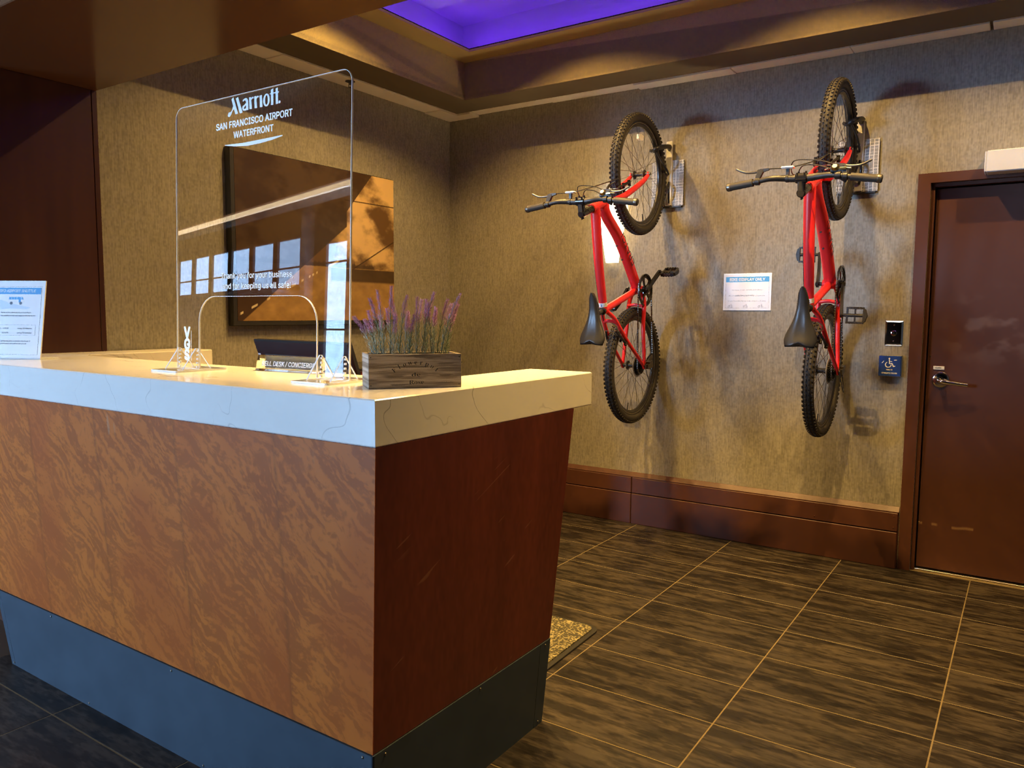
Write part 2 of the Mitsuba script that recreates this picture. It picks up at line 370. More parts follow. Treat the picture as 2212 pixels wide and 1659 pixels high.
# back wall (bicycles) with the door opening 3.11..4.06 x 0..2.01
DX0, DX1, DZ1 = 3.105, 4.045, 2.012
add('wall_back', cat(chbox(-0.1, DX0, 0, 0.16, 0, 4.0, 0), chbox(DX1, 9, 0, 0.16, 0, 4.0, 0), chbox(DX0, DX1, 0, 0.16, DZ1, 4.0, 0), chbox(DX0 - .1, DX1 + .1, 0.3, 0.35, 0, 2.3, 0)), 'm_wallpaper', kind='structure')
add('wall_left', chbox(-0.12, 0, -2.60, 0.0, 0, 4.0, 0), 'm_wallpaper', kind='structure')
# pier clad in dark wood that carries the soffit
PY0, PY1 = -3.03, -2.562
add('wall_pier', cat(chbox(-0.75, 0.0, PY0, PY1, 0, 4.0, 0)), 'm_panelwood', kind='structure')
add('wall_pier__panel', chbox(0.0, 0.012, PY0, PY1 - 0.026, 0, 2.326, 0.002), 'm_panelwood')
add('wall_pier__edge_strip', chbox(0.0, 0.012, PY1 - 0.0245, PY1, 0, 2.326, 0.002), 'm_panelwood')
# soffit over the desk
add('ceiling_soffit', chbox(0.0, 3.05, -3.25, PY1 - 0.001, 2.326, 3.2, 0.003), 'm_soffit', kind='structure')
# ceiling: border band, tray face, cove lip, recess
bx, by = 0.41, -0.362
TXR = 5.2                               # right end of the tray
TYF = -2.16                             # front edge of the tray opening
def ring(x0, x1, y0, y1, w, z0, z1):
    """a rectangular frame of width w around the opening x0..x1, y0..y1"""
    return cat(chbox(x0 - w, x0, y0 - w, y1 + w, z0, z1, 0), chbox(x1, x1 + w, y0 - w, y1 + w, z0, z1, 0), chbox(x0, x1, y1, y1 + w, z0, z1, 0), chbox(x0, x1, y0 - w, y0, z0, z1, 0))
BZ = CEIL + 0.003
add('ceiling', cat(chbox(0.0, bx, PY1, 0, BZ + .012, BZ + .3, 0), chbox(bx, TXR, by, 0, BZ + .012, BZ + .3, 0), chbox(TXR, 9, PY1, 0, BZ + .012, BZ + .3, 0), chbox(bx, TXR, PY1, TYF, BZ, BZ + .3, 0)), 'm_ceiling_brown', kind='structure')
sx, sy = 0.152, -0.113
add('ceiling__border_band', cat(chbox(sx, bx, PY1, sy, BZ, BZ + .03, 0.001), chbox(bx, TXR, by, sy, BZ, BZ + .03, 0.001), chbox(TXR, 9, PY1, sy, BZ, BZ + .03, 0.001)), 'm_ceiling_brown')
add('ceiling__tray_face', ring(bx, TXR, TYF, by, 0.012, BZ + 0.001, BZ + .236), 'm_ceiling_tan')
lipw = 0.155
add('ceiling__cove_lip', ring(bx + lipw, TXR - lipw, TYF + lipw, by - lipw, lipw, BZ + .236, BZ + .250), 'm_ceiling_tan')
add('ceiling__added_dark_layer', ring(bx + lipw, TXR - lipw, TYF + lipw, by - lipw, lipw, BZ + .2502, BZ + .256), 'm_bounce_absorber')  # unseen dark layer added on the lip to stop lamplight bouncing into the recess
add('ceiling__recess', cat(ring(bx - .05, TXR + .05, TYF - .05, by + .05, .05, BZ + .256, 3.21), chbox(bx - .1, TXR + .1, TYF - .1, by + .1, 3.21, 3.26, 0)), 'm_recess_white')
# white ceiling tiles in the slot along the walls
left_cuts = [-2.56, -1.62, -0.985, -0.28]
for a, b, dz in ((-2.56, -1.62, 0.004), (-1.618, -0.985, 0.0), (-0.983, -0.283, 0.001)):
    add(num('ceiling__tile'), chbox(0.001, sx - .003, a, b, CEIL + dz - 0.004, CEIL + dz + .012, 0.001), 'm_ceiling_white')
corner = extrude(Polygon([(0.001, -0.001), (0.262, -0.001), (0.262, sy + .003), (sx - .003, sy + .003), (sx - .003, -0.280), (0.001, -0.280)]), 0.016)
corner.apply_translation((0, 0, CEIL - 0.009)); add(num('ceiling__tile'), corner, 'm_ceiling_white')
for a, b, dz in ((0.265, 0.87, 0.010), (0.872, 1.490, 0.006), (1.493, 2.085, -0.004), (2.088, 2.71, 0.0), (2.713, 3.322, 0.0), (3.336, 3.95, 0.0), (3.953, 4.56, 0.0), (4.563, 6.2, 0.0)):
    add(num('ceiling__tile'), chbox(a, b, sy + .003, -0.001, CEIL + dz - 0.004, CEIL + dz + .012, 0.001), 'm_ceiling_white')
# lobby behind the camera
add('wall_right', chbox(9, 9.1, -23, 0.1, 0, 5.7, 0), 'm_wallpaper', kind='structure')
add('wall_far_left', cat(chbox(-26, -0.75, -2.7, -2.6, 0, 5.7, 0), chbox(-26.1, -26, -23, -2.6, 0, 5.7, 0)), 'm_lobby_white', kind='structure')
add('ceiling_lobby', cat(chbox(-26, 9, -23, PY0, 5.6, 5.7, 0), chbox(-0.75, 9, PY0 - 0.02, PY0, 2.6, 5.6, 0)), 'm_lobby_brown', kind='structure')
add('ceiling_upper', chbox(-26.1, 9.1, PY0, 0.2, 4.0, 4.1, 0), 'm_lobby_brown', kind='structure')

# window wall of the lobby: line from FA along FD, FN faces the room
FA = np.array([-11.17, -14.62, 0.0]); FD = np.array([-0.9600, -0.2801, 0.0]); FN = np.array([-0.2801, 0.9600, 0.0])
def on_facade(s0, s1, z0, z1, d0, d1, c=0.0):
    return place(chbox(s0, s1, d0, d1, z0, z1, c), FA, FD, FN, Z)
holes = []
clere = [(0.9 + 1.72 * k, 0.9 + 1.72 * k + 1.50, 2.70, 3.98) for k in range(6)]
tall = [(-2.1, -0.5, 0.4, 3.7), (-4.1, -2.4, 0.4, 3.7), (-6.1, -4.4, 0.4, 3.7), (-8.1, -6.4, 0.4, 3.7)]
wall_poly = sbox(-21.5, 14.0, 0, 5.7)
for a, b, c, d in clere + tall: wall_poly = wall_poly.difference(sbox(a, c, b, d))
add('wall_front', place(extrude(wall_poly, 0.2), FA - FN * 0.2, FD, Z, FN), 'm_lobby_white', kind='structure')
wi = 0
for (a, b, c, d), power in zip(clere + tall, [0.10, 0.12, 0.14, 0.16, 0.16, 0.15, 0.3, 0.5, 1.9, 1.9]):
    wi += 1; key = f'window_{wi}'
    fr = sbox(a, c, b, d).difference(sbox(a + .045, c + .045, b - .045, d - .045))
    add(key, place(extrude(fr, 0.08), FA - FN * 0.12, FD, Z, FN), 'm_frame_dark', kind='structure')
    bars = [on_facade((a + b) / 2 - .015, (a + b) / 2 + .015, c + .04, d - .04, -0.11, -0.06)] if d - c < 1 else [on_facade(a + .04, b - .04, zz - .02, zz + .02, -0.11, -0.05) for zz in (1.6, 3.2)]
    add(key + '__glazing_bar', cat(*bars), 'm_frame_dark')
    pane = place(trimesh.Trimesh([[a + .04, c + .04, 0], [b - .04, c + .04, 0], [b - .04, d - .04, 0], [a + .04, d - .04, 0]], [[0, 1, 2], [0, 2, 3]], process=False), FA - FN * 0.10, FD, Z, FN)
    if np.dot(pane.face_normals[0], FN) < 0: pane.invert()
    add(key + '__pane', pane, 'm_window', emitter={'type': 'area', 'radiance': rgb(DAY * DAY_POWER * power), 'sampling_weight': float(0.1 + 1.1 * power if c < 1 else 0.08)})
for k, s in enumerate((0.15, -2.25, -4.25, -6.25)):
    add(f'trim_{k + 1}', on_facade(s - .12, s + .12, 0, 5.6, 0.0, 0.25, 0.01), 'm_column', kind='structure')
add('trim_5', cat(on_facade(0.6, 13.5, 1.50, 2.45, 0.0, 0.7, 0.01), on_facade(0.6, 13.5, 2.45, 2.57, 0.0, 0.82, 0.01)), 'm_column', kind='structure')
add('trim_6', on_facade(0.7, 13.5, 0, 1.49, 0.02, 0.08, 0), 'm_lobby_brown', kind='structure')
add('trim_7', cat(on_facade(-8.6, 13.5, 4.26, 5.58, 1.0, 1.8, 0)), 'm_lobby_brown', kind='structure')

# base board of the back wall: two boards, a slanted cap, screws
bbx0, bbx1 = 0.012, 3.043
add('baseboard_back', chbox(bbx0, bbx1, -0.010, 0, 0, 0.30, 0), 'm_brown_paint', kind='structure')
for a, b in ((bbx0, 1.498), (1.502, bbx1 - .004)):
    add(num('baseboard_back__lower_board'), chbox(a, b, -0.030, -0.009, 0, 0.196, 0.003), 'm_brown_paint')
    add(num('baseboard_back__upper_board'), chbox(a, b, -0.026, -0.009, 0.200, 0.300, 0.003), 'm_brown_paint')
add('baseboard_back__cap', hull([(x, y, z) for x in (bbx0, bbx1) for y, z in ((0, 0.302), (-0.022, 0.302), (-0.022, 0.306), (-0.004, 0.331), (0, 0.331))]), 'm_brown_paint')
for x in (0.35, 0.92, 1.46, 1.54, 2.12, 2.62, 3.02):
    for z in (0.222, 0.282):
        add(num('baseboard_back__screw'), cyl((x, -0.0255, z), (x, -0.0285, z), 0.0042, 0.003, 10), 'm_brown_paint')
add('baseboard_left', cat(chbox(0, 0.022, PY1, -0.03, 0, 0.196, 0.003), chbox(0, 0.018, PY1, -0.03, 0.2, 0.31, 0.003)), 'm_brown_paint', kind='structure')

# door with its frame
add('door_1', chbox(3.127, DX1 - .022, 0.055, 0.098, 0.012, 1.988, 0.002), 'm_door', kind='structure')
prof = sbox(3.047, 0, DX1 + .058, 2.060).difference(sbox(DX0, -0.1, DX1, DZ1))
fm = place(extrude(prof, 0.150), (0, 0.138, 0), X, Z, -Y)
stop = sbox(DX0 + .001, 0, DX1 - .001, DZ1 - .001).difference(sbox(DX0 + .018, -0.1, DX1 - .018, DZ1 - .018))
add('door_1__frame', fm, 'm_brown_paint')
add('door_1__frame_stop', place(extrude(stop, 0.035), (0, 0.052, 0), X, Z, -Y), 'm_brown_paint')
add('door_1__threshold', chbox(DX0, DX1, 0.03, 0.11, 0, 0.007, 0.001), 'm_satin', label='thin metal threshold')
hx, hz, hy = 3.193, 1.014, 0.055
add('door_1__handle_rose', lathe([(0, .012), (.030, .012), (.0385, .008), (.042, .001), (.042, 0), (0, 0)], (hx, hy, hz), (0, -1, 0), 40), 'm_chrome', smooth=35, label='round chrome rose')
lev = catmull([(hx, hy - .03, hz), (hx, hy - .062, hz - .002), (hx + .025, hy - .070, hz - .006), (hx + .07, hy - .062, hz - .012), (hx + .125, hy - .052, hz - .018)], 8)
lm = tube(lev, [.011, .012, .012, .010, .009], 14)
add('door_1__handle_lever', cat(lm, cyl((hx, hy - .008, hz), (hx, hy - .034, hz), .017, .014, 24), lathe([(0, .074), (.009, .072), (.012, .068)], (hx, hy, hz), (0, -1, 0), 20)), 'm_chrome', smooth=40, label='curved chrome lever')
tg = cat(chbox(3.157, 3.208, hy - .004, hy, 1.066, 1.084, 0.001))
add('door_1__tag', tg, 'm_white', label='small white tag above the lever')
add('door_1__tag__print', place(extrude(union_all([sbox(.0035 * q, 0, .0035 * q + .0026, .005) for q in range(8)]), .0004), (3.167, hy - .0042, 1.0725), X, Z, -Y), 'm_ink_black')
for dx, dz in ((3.137, 1.13), (3.128, 0.247)):
    add(num('door_1__chip'), chbox(dx, dx + .006, hy - .0015, hy, dz, dz + .008, 0.001), 'm_brass')

# ------------------------------------------------------------------ lamps of the room, and lamps added to brighten it
for k, (x, y, pw, where) in enumerate(((1.35, -1.0, 1.0, 'in the row along the bicycles, nearest the corner'), (2.66, -1.0, 1.0, 'in the row along the bicycles, middle one'), (3.97, -1.0, 1.0, 'in the row along the bicycles, nearest the door'),
                                      (1.02, -1.60, 0.9, 'nearest the sepia picture'), (1.60, -1.75, 3.2, 'added along the soffit to light the worktop'), (2.85, -1.75, 3.2, 'added along the soffit to light the worktop end and floor'))):  # the last two are added to brighten the worktop and floor
    key = num('ceiling_lamp'); dep = .062 if y > -1.7 else .115
    tag(key, 'cylindrical downlight in the violet tray ceiling, ' + where, 'ceiling light', 'downlights in the tray ceiling')
    add(key + '__cylinder', lathe([(.074, 0), (.082, 0), (.082, -dep + .002), (.080, -dep), (.074, -dep)], (x, y, 3.21), (0, 0, 1), 40, closed=True), 'm_black', smooth=40)  # black baffle added to keep the beam off the recess and upper wall
    add(key + '__bulb', disc_down((x, y, 3.195), .018, 16), 'm_white', emitter={'type': 'area', 'radiance': rgb(WARM * WARM_POWER * pw), 'sampling_weight': 2.0})
# violet light strips lying on the cove lip
lz = BZ + .256
def strip(x0, x1, y0, y1, upd):
    m = chbox(x0, x1, y0, y1, lz + .002, lz + .017, 0)
    return m
for k, (x0, x1, y0, y1) in enumerate(((bx + .02, TXR - .02, by - .050, by - .035), (bx + .035, bx + .050, TYF + .03, by - .07), (bx + .02, TXR - .02, TYF + .035, TYF + .050), (TXR - .050, TXR - .035, TYF + .07, by - .07))):
    key = num('light_strip')
    add(key, strip(x0, x1, y0, y1, 0), 'm_white', label='violet light strip hidden on the cove lip, ' + ('along the bicycle wall', 'along the picture wall', 'along the soffit', 'at the far right end')[k], category='light strip',
        emitter={'type': 'area', 'radiance': rgb(PURPLE * PURPLE_POWER), 'sampling_weight': 0.3})
# unseen lamps added behind the camera as warm fill
for k, (x, y) in enumerate(((4.6, -5.2), (1.2, -5.4), (-2.6, -5.4))):
    key = num('lobby_fill_lamp')
    tag(key, 'round fill lamp added on the lobby ceiling, ' + ('right of the camera', 'left of the camera', 'far left')[k], 'ceiling light', 'added lobby fill lamps')
    add(key + '__housing', lathe([(.10, 0), (.13, 0), (.13, .02), (.10, .02)], (x, y, 5.575), (0, 0, 1), 32, closed=True), 'm_white')
    d = disc_down((x, y, 5.58), .10)
    add(key + '__diffuser', d, 'm_white', emitter={'type': 'area', 'radiance': rgb(LOBBY * LOBBY_POWER), 'sampling_weight': 0.25})
# glowing cove along the lobby window wall (seen only as a reflection in the shield)
cv = on_facade(-8.5, 13.4, 4.13, 4.22, 1.72, 1.80)
add('cove_lamp', cv, 'm_white', label='long warm cove lamp along the lobby window wall', category='light strip', emitter={'type': 'area', 'radiance': rgb(LOBBY * 5.0), 'sampling_weight': 0.05})

# ------------------------------------------------------------------ bell desk
DX, DY, RX, RY = 2.296, -3.193, 0.085, 0.063       # base corner on the floor and the flare of its two faces
ZK, ZB, ZT = 0.288, 1.046, 1.154
DL, DBK = 0.419, -2.404                             # left end, back of the end panel
def ex(z): return DX + RX * z
def fy(z): return DY - RY * z
def exl(z): return DL - 0.20 * z
SXR, SYF, SYB = ex(ZB), fy(ZB), -2.254              # slab: right face, front face, back of the right leg
def slope_box(x0f, x1f, y0f, y1f, z0, z1):
    """hull between two horizontal rectangles whose sides are functions of height"""
    return hull([(x(z), y(z), z) for z in (z0, z1) for x in (x0f, x1f) for y in (y0f, y1f)])
th = 0.022
tag('bell_desk', 'flared bell desk with golden figured front, dark red end panel and grey kick plates', 'desk')
add('bell_desk__front_panel', slope_box(exl, lambda z: ex(z) - 0.0005, fy, lambda z: fy(z) + th, ZK + .002, ZB), 'm_figured', label='golden brown figured wood front')
add('bell_desk__end_panel', slope_box(lambda z: ex(z) - th, ex, lambda z: fy(z) + .0006, lambda z: -2.404 + 0.034 * z / ZB, ZK + .002, ZB), 'm_mahogany', label='dark red wood end panel')
add('bell_desk__edge_strip', slope_box(lambda z: ex(z) - 0.0012, lambda z: ex(z) + .0006, lambda z: fy(z) - .0006, lambda z: fy(z) + .0012, ZK + .002, ZB), 'm_figured')
add('bell_desk__body', cat(slope_box(lambda z: exl(z) + .02, lambda z: ex(z) - .024, lambda z: fy(z) + .024, lambda z: fy(z) + .40, 0.004, ZB),
                          slope_box(lambda z: ex(z) - .24, lambda z: ex(z) - .024, lambda z: fy(z) + .36, lambda z: DBK + .002, 0.004, ZB),
                          chbox(0.02, 0.26, -2.82, -2.17, 0.004, ZB, 0), chbox(0.26, 2.06, -2.86, -2.30, 0.72, 0.75, 0)), 'm_mahogany')
# kick plates: thin steel sheet proud of the wood, rounded corner, narrow end strips, screws
kp = 0.0035
add('bell_desk__kick_plate', slope_box(lambda z: exl(z) + .030, lambda z: ex(z) - .004, lambda z: fy(z) - kp, lambda z: fy(z) + th, 0.0, ZK), 'm_kick', label='blue-grey metal kick plate on the front')
add(num('bell_desk__kick_strip'), slope_box(lambda z: exl(z), lambda z: exl(z) + .0285, lambda z: fy(z) - kp, lambda z: fy(z) + th, 0.0, ZK), 'm_kick')
add('bell_desk__kick_plate_001', slope_box(lambda z: ex(z) - th, lambda z: ex(z) + kp, lambda z: fy(z) + .004, lambda z: DBK - .052, 0.0, ZK), 'm_kick', label='dark metal kick plate on the end')
_count['bell_desk__kick_plate'] = 2
add(num('bell_desk__kick_strip'), slope_box(lambda z: ex(z) - th, lambda z: ex(z) + kp, lambda z: DBK - .0505, lambda z: DBK + .034 * z / ZB, 0.0, ZK), 'm_kick')
add('bell_desk__kick_corner', tube([(ex(z) - .004, fy(z) + .004, z) for z in (0, ZK)], .0075, 16), 'm_kick', smooth=40)
add(num('bell_desk__kick_strip'), slope_box(lambda z: exl(z) - .0035, lambda z: exl(z) + .01, lambda z: fy(z), lambda z: fy(z) + .30, 0.0, ZK), 'm_kick')
for x in (0.375, 0.78, 1.50, 2.29):
    z = ZK - .012; add(num('bell_desk__screw'), lathe([(0, .0032), (.003, .0022), (.0042, 0), (0, 0)], (x, fy(z) - kp, z), (0, -1, 0), 12), 'm_dark_steel', smooth=40)
for x in (0.44, 0.98, 1.62):
    z = .012; add(num('bell_desk__screw'), lathe([(0, .0032), (.003, .0022), (.0042, 0), (0, 0)], (x, fy(z) - kp, z), (0, -1, 0), 12), 'm_dark_steel', smooth=40)
for y, z in ((-3.17, ZK - .014), (-2.78, ZK - .012), (-2.425, ZK - .012), (-2.432, .014)):
    add(num('bell_desk__screw'), lathe([(0, .0032), (.003, .0022), (.0042, 0), (0, 0)], (ex(z) + kp, y, z), (1, 0, 0), 12), 'm_dark_steel', smooth=40)
# stone worktop, U-shaped, one piece with eased edges
def eased_slab(poly, z0, z1, c):
    inner = poly.buffer(-c, join_style=2)
    p, q = list(poly.exterior.coords)[:-1], list(inner.exterior.coords)[:-1]
    q = [min(q, key=lambda b: (a[0] - b[0]) ** 2 + (a[1] - b[1]) ** 2) for a in p]
    rings = [(q, z0), (p, z0 + c), (p, z1 - c), (q, z1)]
    n = len(p); V = [(x, y, z) for r, z in rings for x, y in r]; F = []
    for k in range(3):
        for i in range(n):
            j = (i + 1) % n; F += [[k * n + i, k * n + j, (k + 1) * n + j], [k * n + i, (k + 1) * n + j, (k + 1) * n + i]]
    cap = trimesh.creation.triangulate_polygon(Polygon(q), engine='earcut'); idx = [min(range(n), key=lambda i: (q[i][0] - v[0]) ** 2 + (q[i][1] - v[1]) ** 2) for v in cap[0]]
    for f in cap[1]:
        a, b, c_ = (idx[i] for i in f); F += [[3 * n + a, 3 * n + b, 3 * n + c_], [c_, b, a]]
    m = trimesh.Trimesh(V, F, process=False)
    trimesh.repair.fix_normals(m); return m
slab = Polygon([(0.013, SYF), (SXR, SYF), (SXR, SYB), (2.146, SYB), (2.146, -2.802), (0.235, -2.802), (0.235, -2.165), (0.013, -2.165)][::1])
add('stone_worktop', eased_slab(slab, ZB + .0005, ZT, 0.003), 'm_quartz', label='thick white veined stone worktop lying on the bell desk', category='worktop')

# ------------------------------------------------------------------ clear shield with white lettering
PYB, PYT, PZB, PZT = -3.014, -2.989, 1.1605, 1.982
SU = np.array([0, PYT - PYB, PZT - PZB]); SU = SU / np.linalg.norm(SU); SN = np.cross(X, SU)      # SN points to the viewer (-y)
def on_shield(mesh, d=0.0): return place(mesh, np.array([0, PYB, PZB]) + SN * d, X, SU, SN)     # local x = world x, local y = height above PZB along the pane
def rrect(x0, y0, x1, y1, r, n=8): return sbox(x0 + r, y0 + r, x1 - r, y1 - r).buffer(r, quad_segs=n)
PH = (PZT - PZB)
outer = union_all([rrect(1.273, 0.0, 2.057, PH, 0.035), sbox(1.273, 0, 1.34, .1), sbox(2.0, 0, 2.057, .1)])
arch = union_all([rrect(1.391, 0.0, 1.928, 1.3885 - PZB, 0.078), sbox(1.391, -.02, 1.928, .12)])
pane_poly = outer.difference(arch)
tag('sneeze_shield', 'clear arched acrylic shield with white hotel lettering standing on the stone worktop', 'shield')
sheet_poly = pane_poly.buffer(-0.0012)
tv, tf = trimesh.creation.triangulate_polygon(sheet_poly, engine='earcut')
add('sneeze_shield__pane', on_shield(trimesh.Trimesh(np.c_[tv, np.zeros(len(tv))], tf, process=False)), 'm_acrylic', label='clear acrylic pane')
rim = pane_poly.difference(pane_poly.buffer(-0.0014))
add('sneeze_shield__polished_edge', on_shield(extrude(rim, 0.0058), -0.0029), 'm_acrylic_edge')
PX = {'M1': [(1.5521, 1.9724), (1.562, 1.977), (1.5837, 1.9266), (1.5709, 1.9259)], 'M2': [(1.5729, 1.9718), (1.5837, 1.9753), (1.6051, 1.9268), (1.5915, 1.9256)],
 'Mt': [(1.5606, 1.9541), (1.5551, 1.9403), (1.5481, 1.9357), (1.5391, 1.9363), (1.5341, 1.9266), (1.5371, 1.9231), (1.5441, 1.9222), (1.5521, 1.9284), (1.558, 1.9386), (1.567, 1.9435)],
 'a': [(1.6051, 1.9629), (1.6167, 1.9672), (1.6253, 1.9654), (1.6307, 1.9574), (1.6315, 1.9308), (1.6205, 1.931), (1.6148, 1.9303), (1.6061, 1.9321), (1.6018, 1.9387), (1.6041, 1.945), (1.6157, 1.95), (1.6199, 1.9524), (1.6196, 1.9572), (1.6147, 1.9607), (1.6099, 1.9586), (1.6057, 1.9574)],
 'ah': [(1.62, 1.9458), (1.6128, 1.942), (1.6111, 1.9374), (1.6142, 1.936), (1.6202, 1.9376)],
 'r1': [(1.6339, 1.9665), (1.6425, 1.9659), (1.6444, 1.9638), (1.651, 1.9664), (1.6558, 1.9645), (1.6548, 1.9593), (1.6491, 1.9607), (1.645, 1.9566), (1.6479, 1.9317), (1.6359, 1.9318)],
 'r2': [(1.6573, 1.9661), (1.6661, 1.9656), (1.668, 1.9633), (1.6736, 1.9661), (1.6792, 1.964), (1.6774, 1.959), (1.6727, 1.9603), (1.668, 1.9562), (1.6713, 1.9309), (1.6592, 1.931)],
 'i': [(1.6815, 1.9645), (1.6922, 1.9648), (1.6951, 1.9305), (1.683, 1.9308)],
 't1': [(1.7308, 1.9734), (1.7422, 1.9763), (1.7424, 1.9298), (1.7322, 1.9302)], 't2': [(1.7516, 1.9737), (1.7614, 1.9759), (1.7629, 1.9303), (1.7527, 1.9298)],
 'tb': [(1.7263, 1.9641), (1.7669, 1.9645), (1.7651, 1.9599), (1.7263, 1.961)],
 'sw': [(1.5198, 1.8427), (1.557, 1.8409), (1.6061, 1.839), (1.6636, 1.8396), (1.7194, 1.8402), (1.7809, 1.8413), (1.7827, 1.8386), (1.7377, 1.8328), (1.6824, 1.8291), (1.6254, 1.8283), (1.5669, 1.8331), (1.5218, 1.8402)]}
PL = {k: Polygon([(x, z - PZB) for x, z in v]).buffer(0) for k, v in PX.items()}
def ell(cx, cz, rx, rz): return Polygon([(cx + rx * math.cos(t), cz - PZB + rz * math.sin(t)) for t in np.linspace(0, 2 * PI, 28)[:-1]])
logo = union_all([PL['M1'], PL['M2'], PL['Mt'], PL['a'].difference(PL['ah']), PL['r1'], PL['r2'], PL['i'], ell(1.7121, 1.9476, .0147, .0183).difference(ell(1.7122, 1.9475, .0056, .0131)), PL['t1'], PL['t2'], PL['tb'], ell(1.7686, 1.9343, .0047, .0044)])
add('sneeze_shield__logo', on_shield(extrude(logo.buffer(-.0002), .0006), .0006), 'm_etch', label='white script hotel name')
def shield_text(s, x, z, w, h, **k): return affinity.translate(text_poly(s, h, w, **k), x, z - PZB)
lines = union_all([shield_text('SAN FRANCISCO AIRPORT', 1.478, 1.8895, .346, .0185, bold=2), shield_text('WATERFRONT', 1.562, 1.8575, .181, .0180, bold=2), PL['sw']])
add('sneeze_shield__lettering', on_shield(extrude(lines, .0006), .0006), 'm_etch')
add('sneeze_shield__lettering_001', on_shield(extrude(union_all([shield_text('Thank you for your business,', 1.500, 1.4425, .330, .0165, bold=1), shield_text('and for keeping us all safe!', 1.508, 1.4115, .312, .0165, bold=1)]), .0006), .0006), 'm_etch')
vg = union_all([shield_text('V', 1.308, 1.258, .034, .033, bold=4), shield_text('G', 1.309, 1.2225, .032, .031, bold=4), shield_text('S', 1.3105, 1.1885, .027, .031, bold=4)])
vs = union_all([sbox(1.3455, 1.186 + .0042 * q - PZB, 1.3480, 1.1888 + .0042 * q - PZB) for q in range(23)])
add('sneeze_shield__maker_mark', on_shield(extrude(union_all([vg, vs]), .0006), .0006), 'm_etch')
for cx, nm in ((1.332, 'a'), (1.992, 'b')):
    fp = affinity.translate(rrect(-.072, -.098, .072, .088, .012), cx, -3.006)
    fm_ = extrude(fp.difference(fp.buffer(-.0015)), .0055); fm_.apply_translation((0, 0, ZT + .0003))
    k = num('sneeze_shield__foot')
    v_, f_ = trimesh.creation.triangulate_polygon(fp.buffer(-.0013), engine='earcut')
    add(k, trimesh.Trimesh(np.c_[v_, np.full(len(v_), ZT + .0055)], f_, process=False), 'm_acrylic')
    add(k + '__polished_edge', fm_, 'm_acrylic_edge')
    for gx in (cx - .047, cx + .045):
        g = num('sneeze_shield__gusset')
        tri = Polygon([(-.052, 0), (.050, 0), (.004, .066), (-.004, .066)])
        v_, f_ = trimesh.creation.triangulate_polygon(tri.buffer(-.0012), engine='earcut')
        o = (gx, PYB, ZT + .006)
        add(g, place(trimesh.Trimesh(np.c_[v_, np.zeros(len(v_))], f_, process=False), o, Y, Z, X), 'm_acrylic')
        add(g + '__polished_edge', place(extrude(tri.difference(tri.buffer(-.0013)), .005), (gx - .0025, PYB, ZT + .006), Y, Z, X), 'm_acrylic_edge')
        tabs = cat(*[chbox(gx - .003, gx + .003, PYB - .0035 + .0012 * q, PYB + .0035 + .0012 * q, ZT + .010 + .0125 * q, ZT + .016 + .0125 * q, 0.0008) for q in range(5)])
        add(g + '__tab', tabs, 'm_acrylic_edge')

# ------------------------------------------------------------------ name block
bo, bd = np.array([1.494, -2.884, ZT + .0004]), np.array([0.9963, 0.0855, 0.0])
bn = np.array([0.0855, -0.9963, 0.0])
tag('name_block', 'clear acrylic block reading bell desk and concierge, lying inside the arch of the shield', 'sign')
bl = hull([(x, y, d) for x in (0, .275) for y, d in ((0, 0), (0, -.036), (.049, -.014), (.049, -.026))])
add('name_block__body', place(bl, bo, bd, Z, bn), 'm_acrylic_solid', label='clear acrylic bar')
add('name_block__back_plate', place(hull([(x, y, d) for x in (.022, .262) for y, d in ((.002, -.037), (.002, -.040), (.047, -.0275), (.047, -.0305))]), bo, bd, Z, bn), 'm_pale_blue', label='pale blue back plate')
tsl = np.array([0, .049, -.014]); tl = np.linalg.norm(tsl); tu = Z * (.049 / tl) - bn * (.014 / tl); tn = np.cross(bd, tu)
add('name_block__lettering', place(extrude(text_poly('BELL DESK / CONCIERGE', .0145, .225, bold=1), .0005), bo + bd * .026 + tu * .017 + tn * .0006, bd, tu, tn), 'm_etch')

# ------------------------------------------------------------------ shuttle sign in a slanted holder
ang = math.radians(28); so = np.array([0.443, -3.053, ZT + .0005]); sd = np.array([math.cos(ang), math.sin(ang), 0]); sb = np.array([-math.sin(ang), math.cos(ang), 0])
lean = math.radians(10); su = Z * math.cos(lean) + sb * math.sin(lean); sn = np.cross(sd, su)
W_, H_ = 0.222, 0.300
o0 = so - sd * W_ + su * .004
def on_sign(mesh, d=0.0): return place(mesh, o0 + sn * d, sd, su, sn)
tag('shuttle_sign', 'slanted acrylic sign for the airport shuttle at the left end of the worktop', 'sign')
add('shuttle_sign__paper', on_sign(chbox(.003, W_ - .003, .003, H_ - .003, -.0008, 0, 0)), 'm_paper', label='printed sheet')
hold = sbox(0, 0, W_, H_)
add('shuttle_sign__holder', cat(on_sign(extrude(hold.difference(sbox(.003, .003, W_ - .003, H_ - .003)), .005), -.003), on_sign(chbox(0, W_, 0, H_, -.004, -.0025, 0))), 'm_acrylic_edge')
add('shuttle_sign__foot', place(chbox(0, W_, -.002, .105, 0, .0035, .001), so - sd * W_, sd, sb, Z), 'm_acrylic_edge')
def sp(poly, d=.0004, t=.0003): return on_sign(extrude(poly, t), d)
add('shuttle_sign__header', sp(sbox(.014, H_ - .052, W_ - .017, H_ - .027)), 'm_sky_blue', label='blue header band')
add('shuttle_sign__header__lettering', sp(affinity.skew(affinity.translate(text_poly('SFO AIRPORT SHUTTLE', .0105, .148, bold=1), .034, H_ - .0445), 8, origin=(.03, H_ - .045)), .0008), 'm_white')
bor = sbox(.012, .014, W_ - .014, H_ - .023); bor = bor.difference(bor.buffer(-.0006))
tb_ = sbox(.018, .088, W_ - .030, .129); tb_ = tb_.difference(tb_.buffer(-.0006))
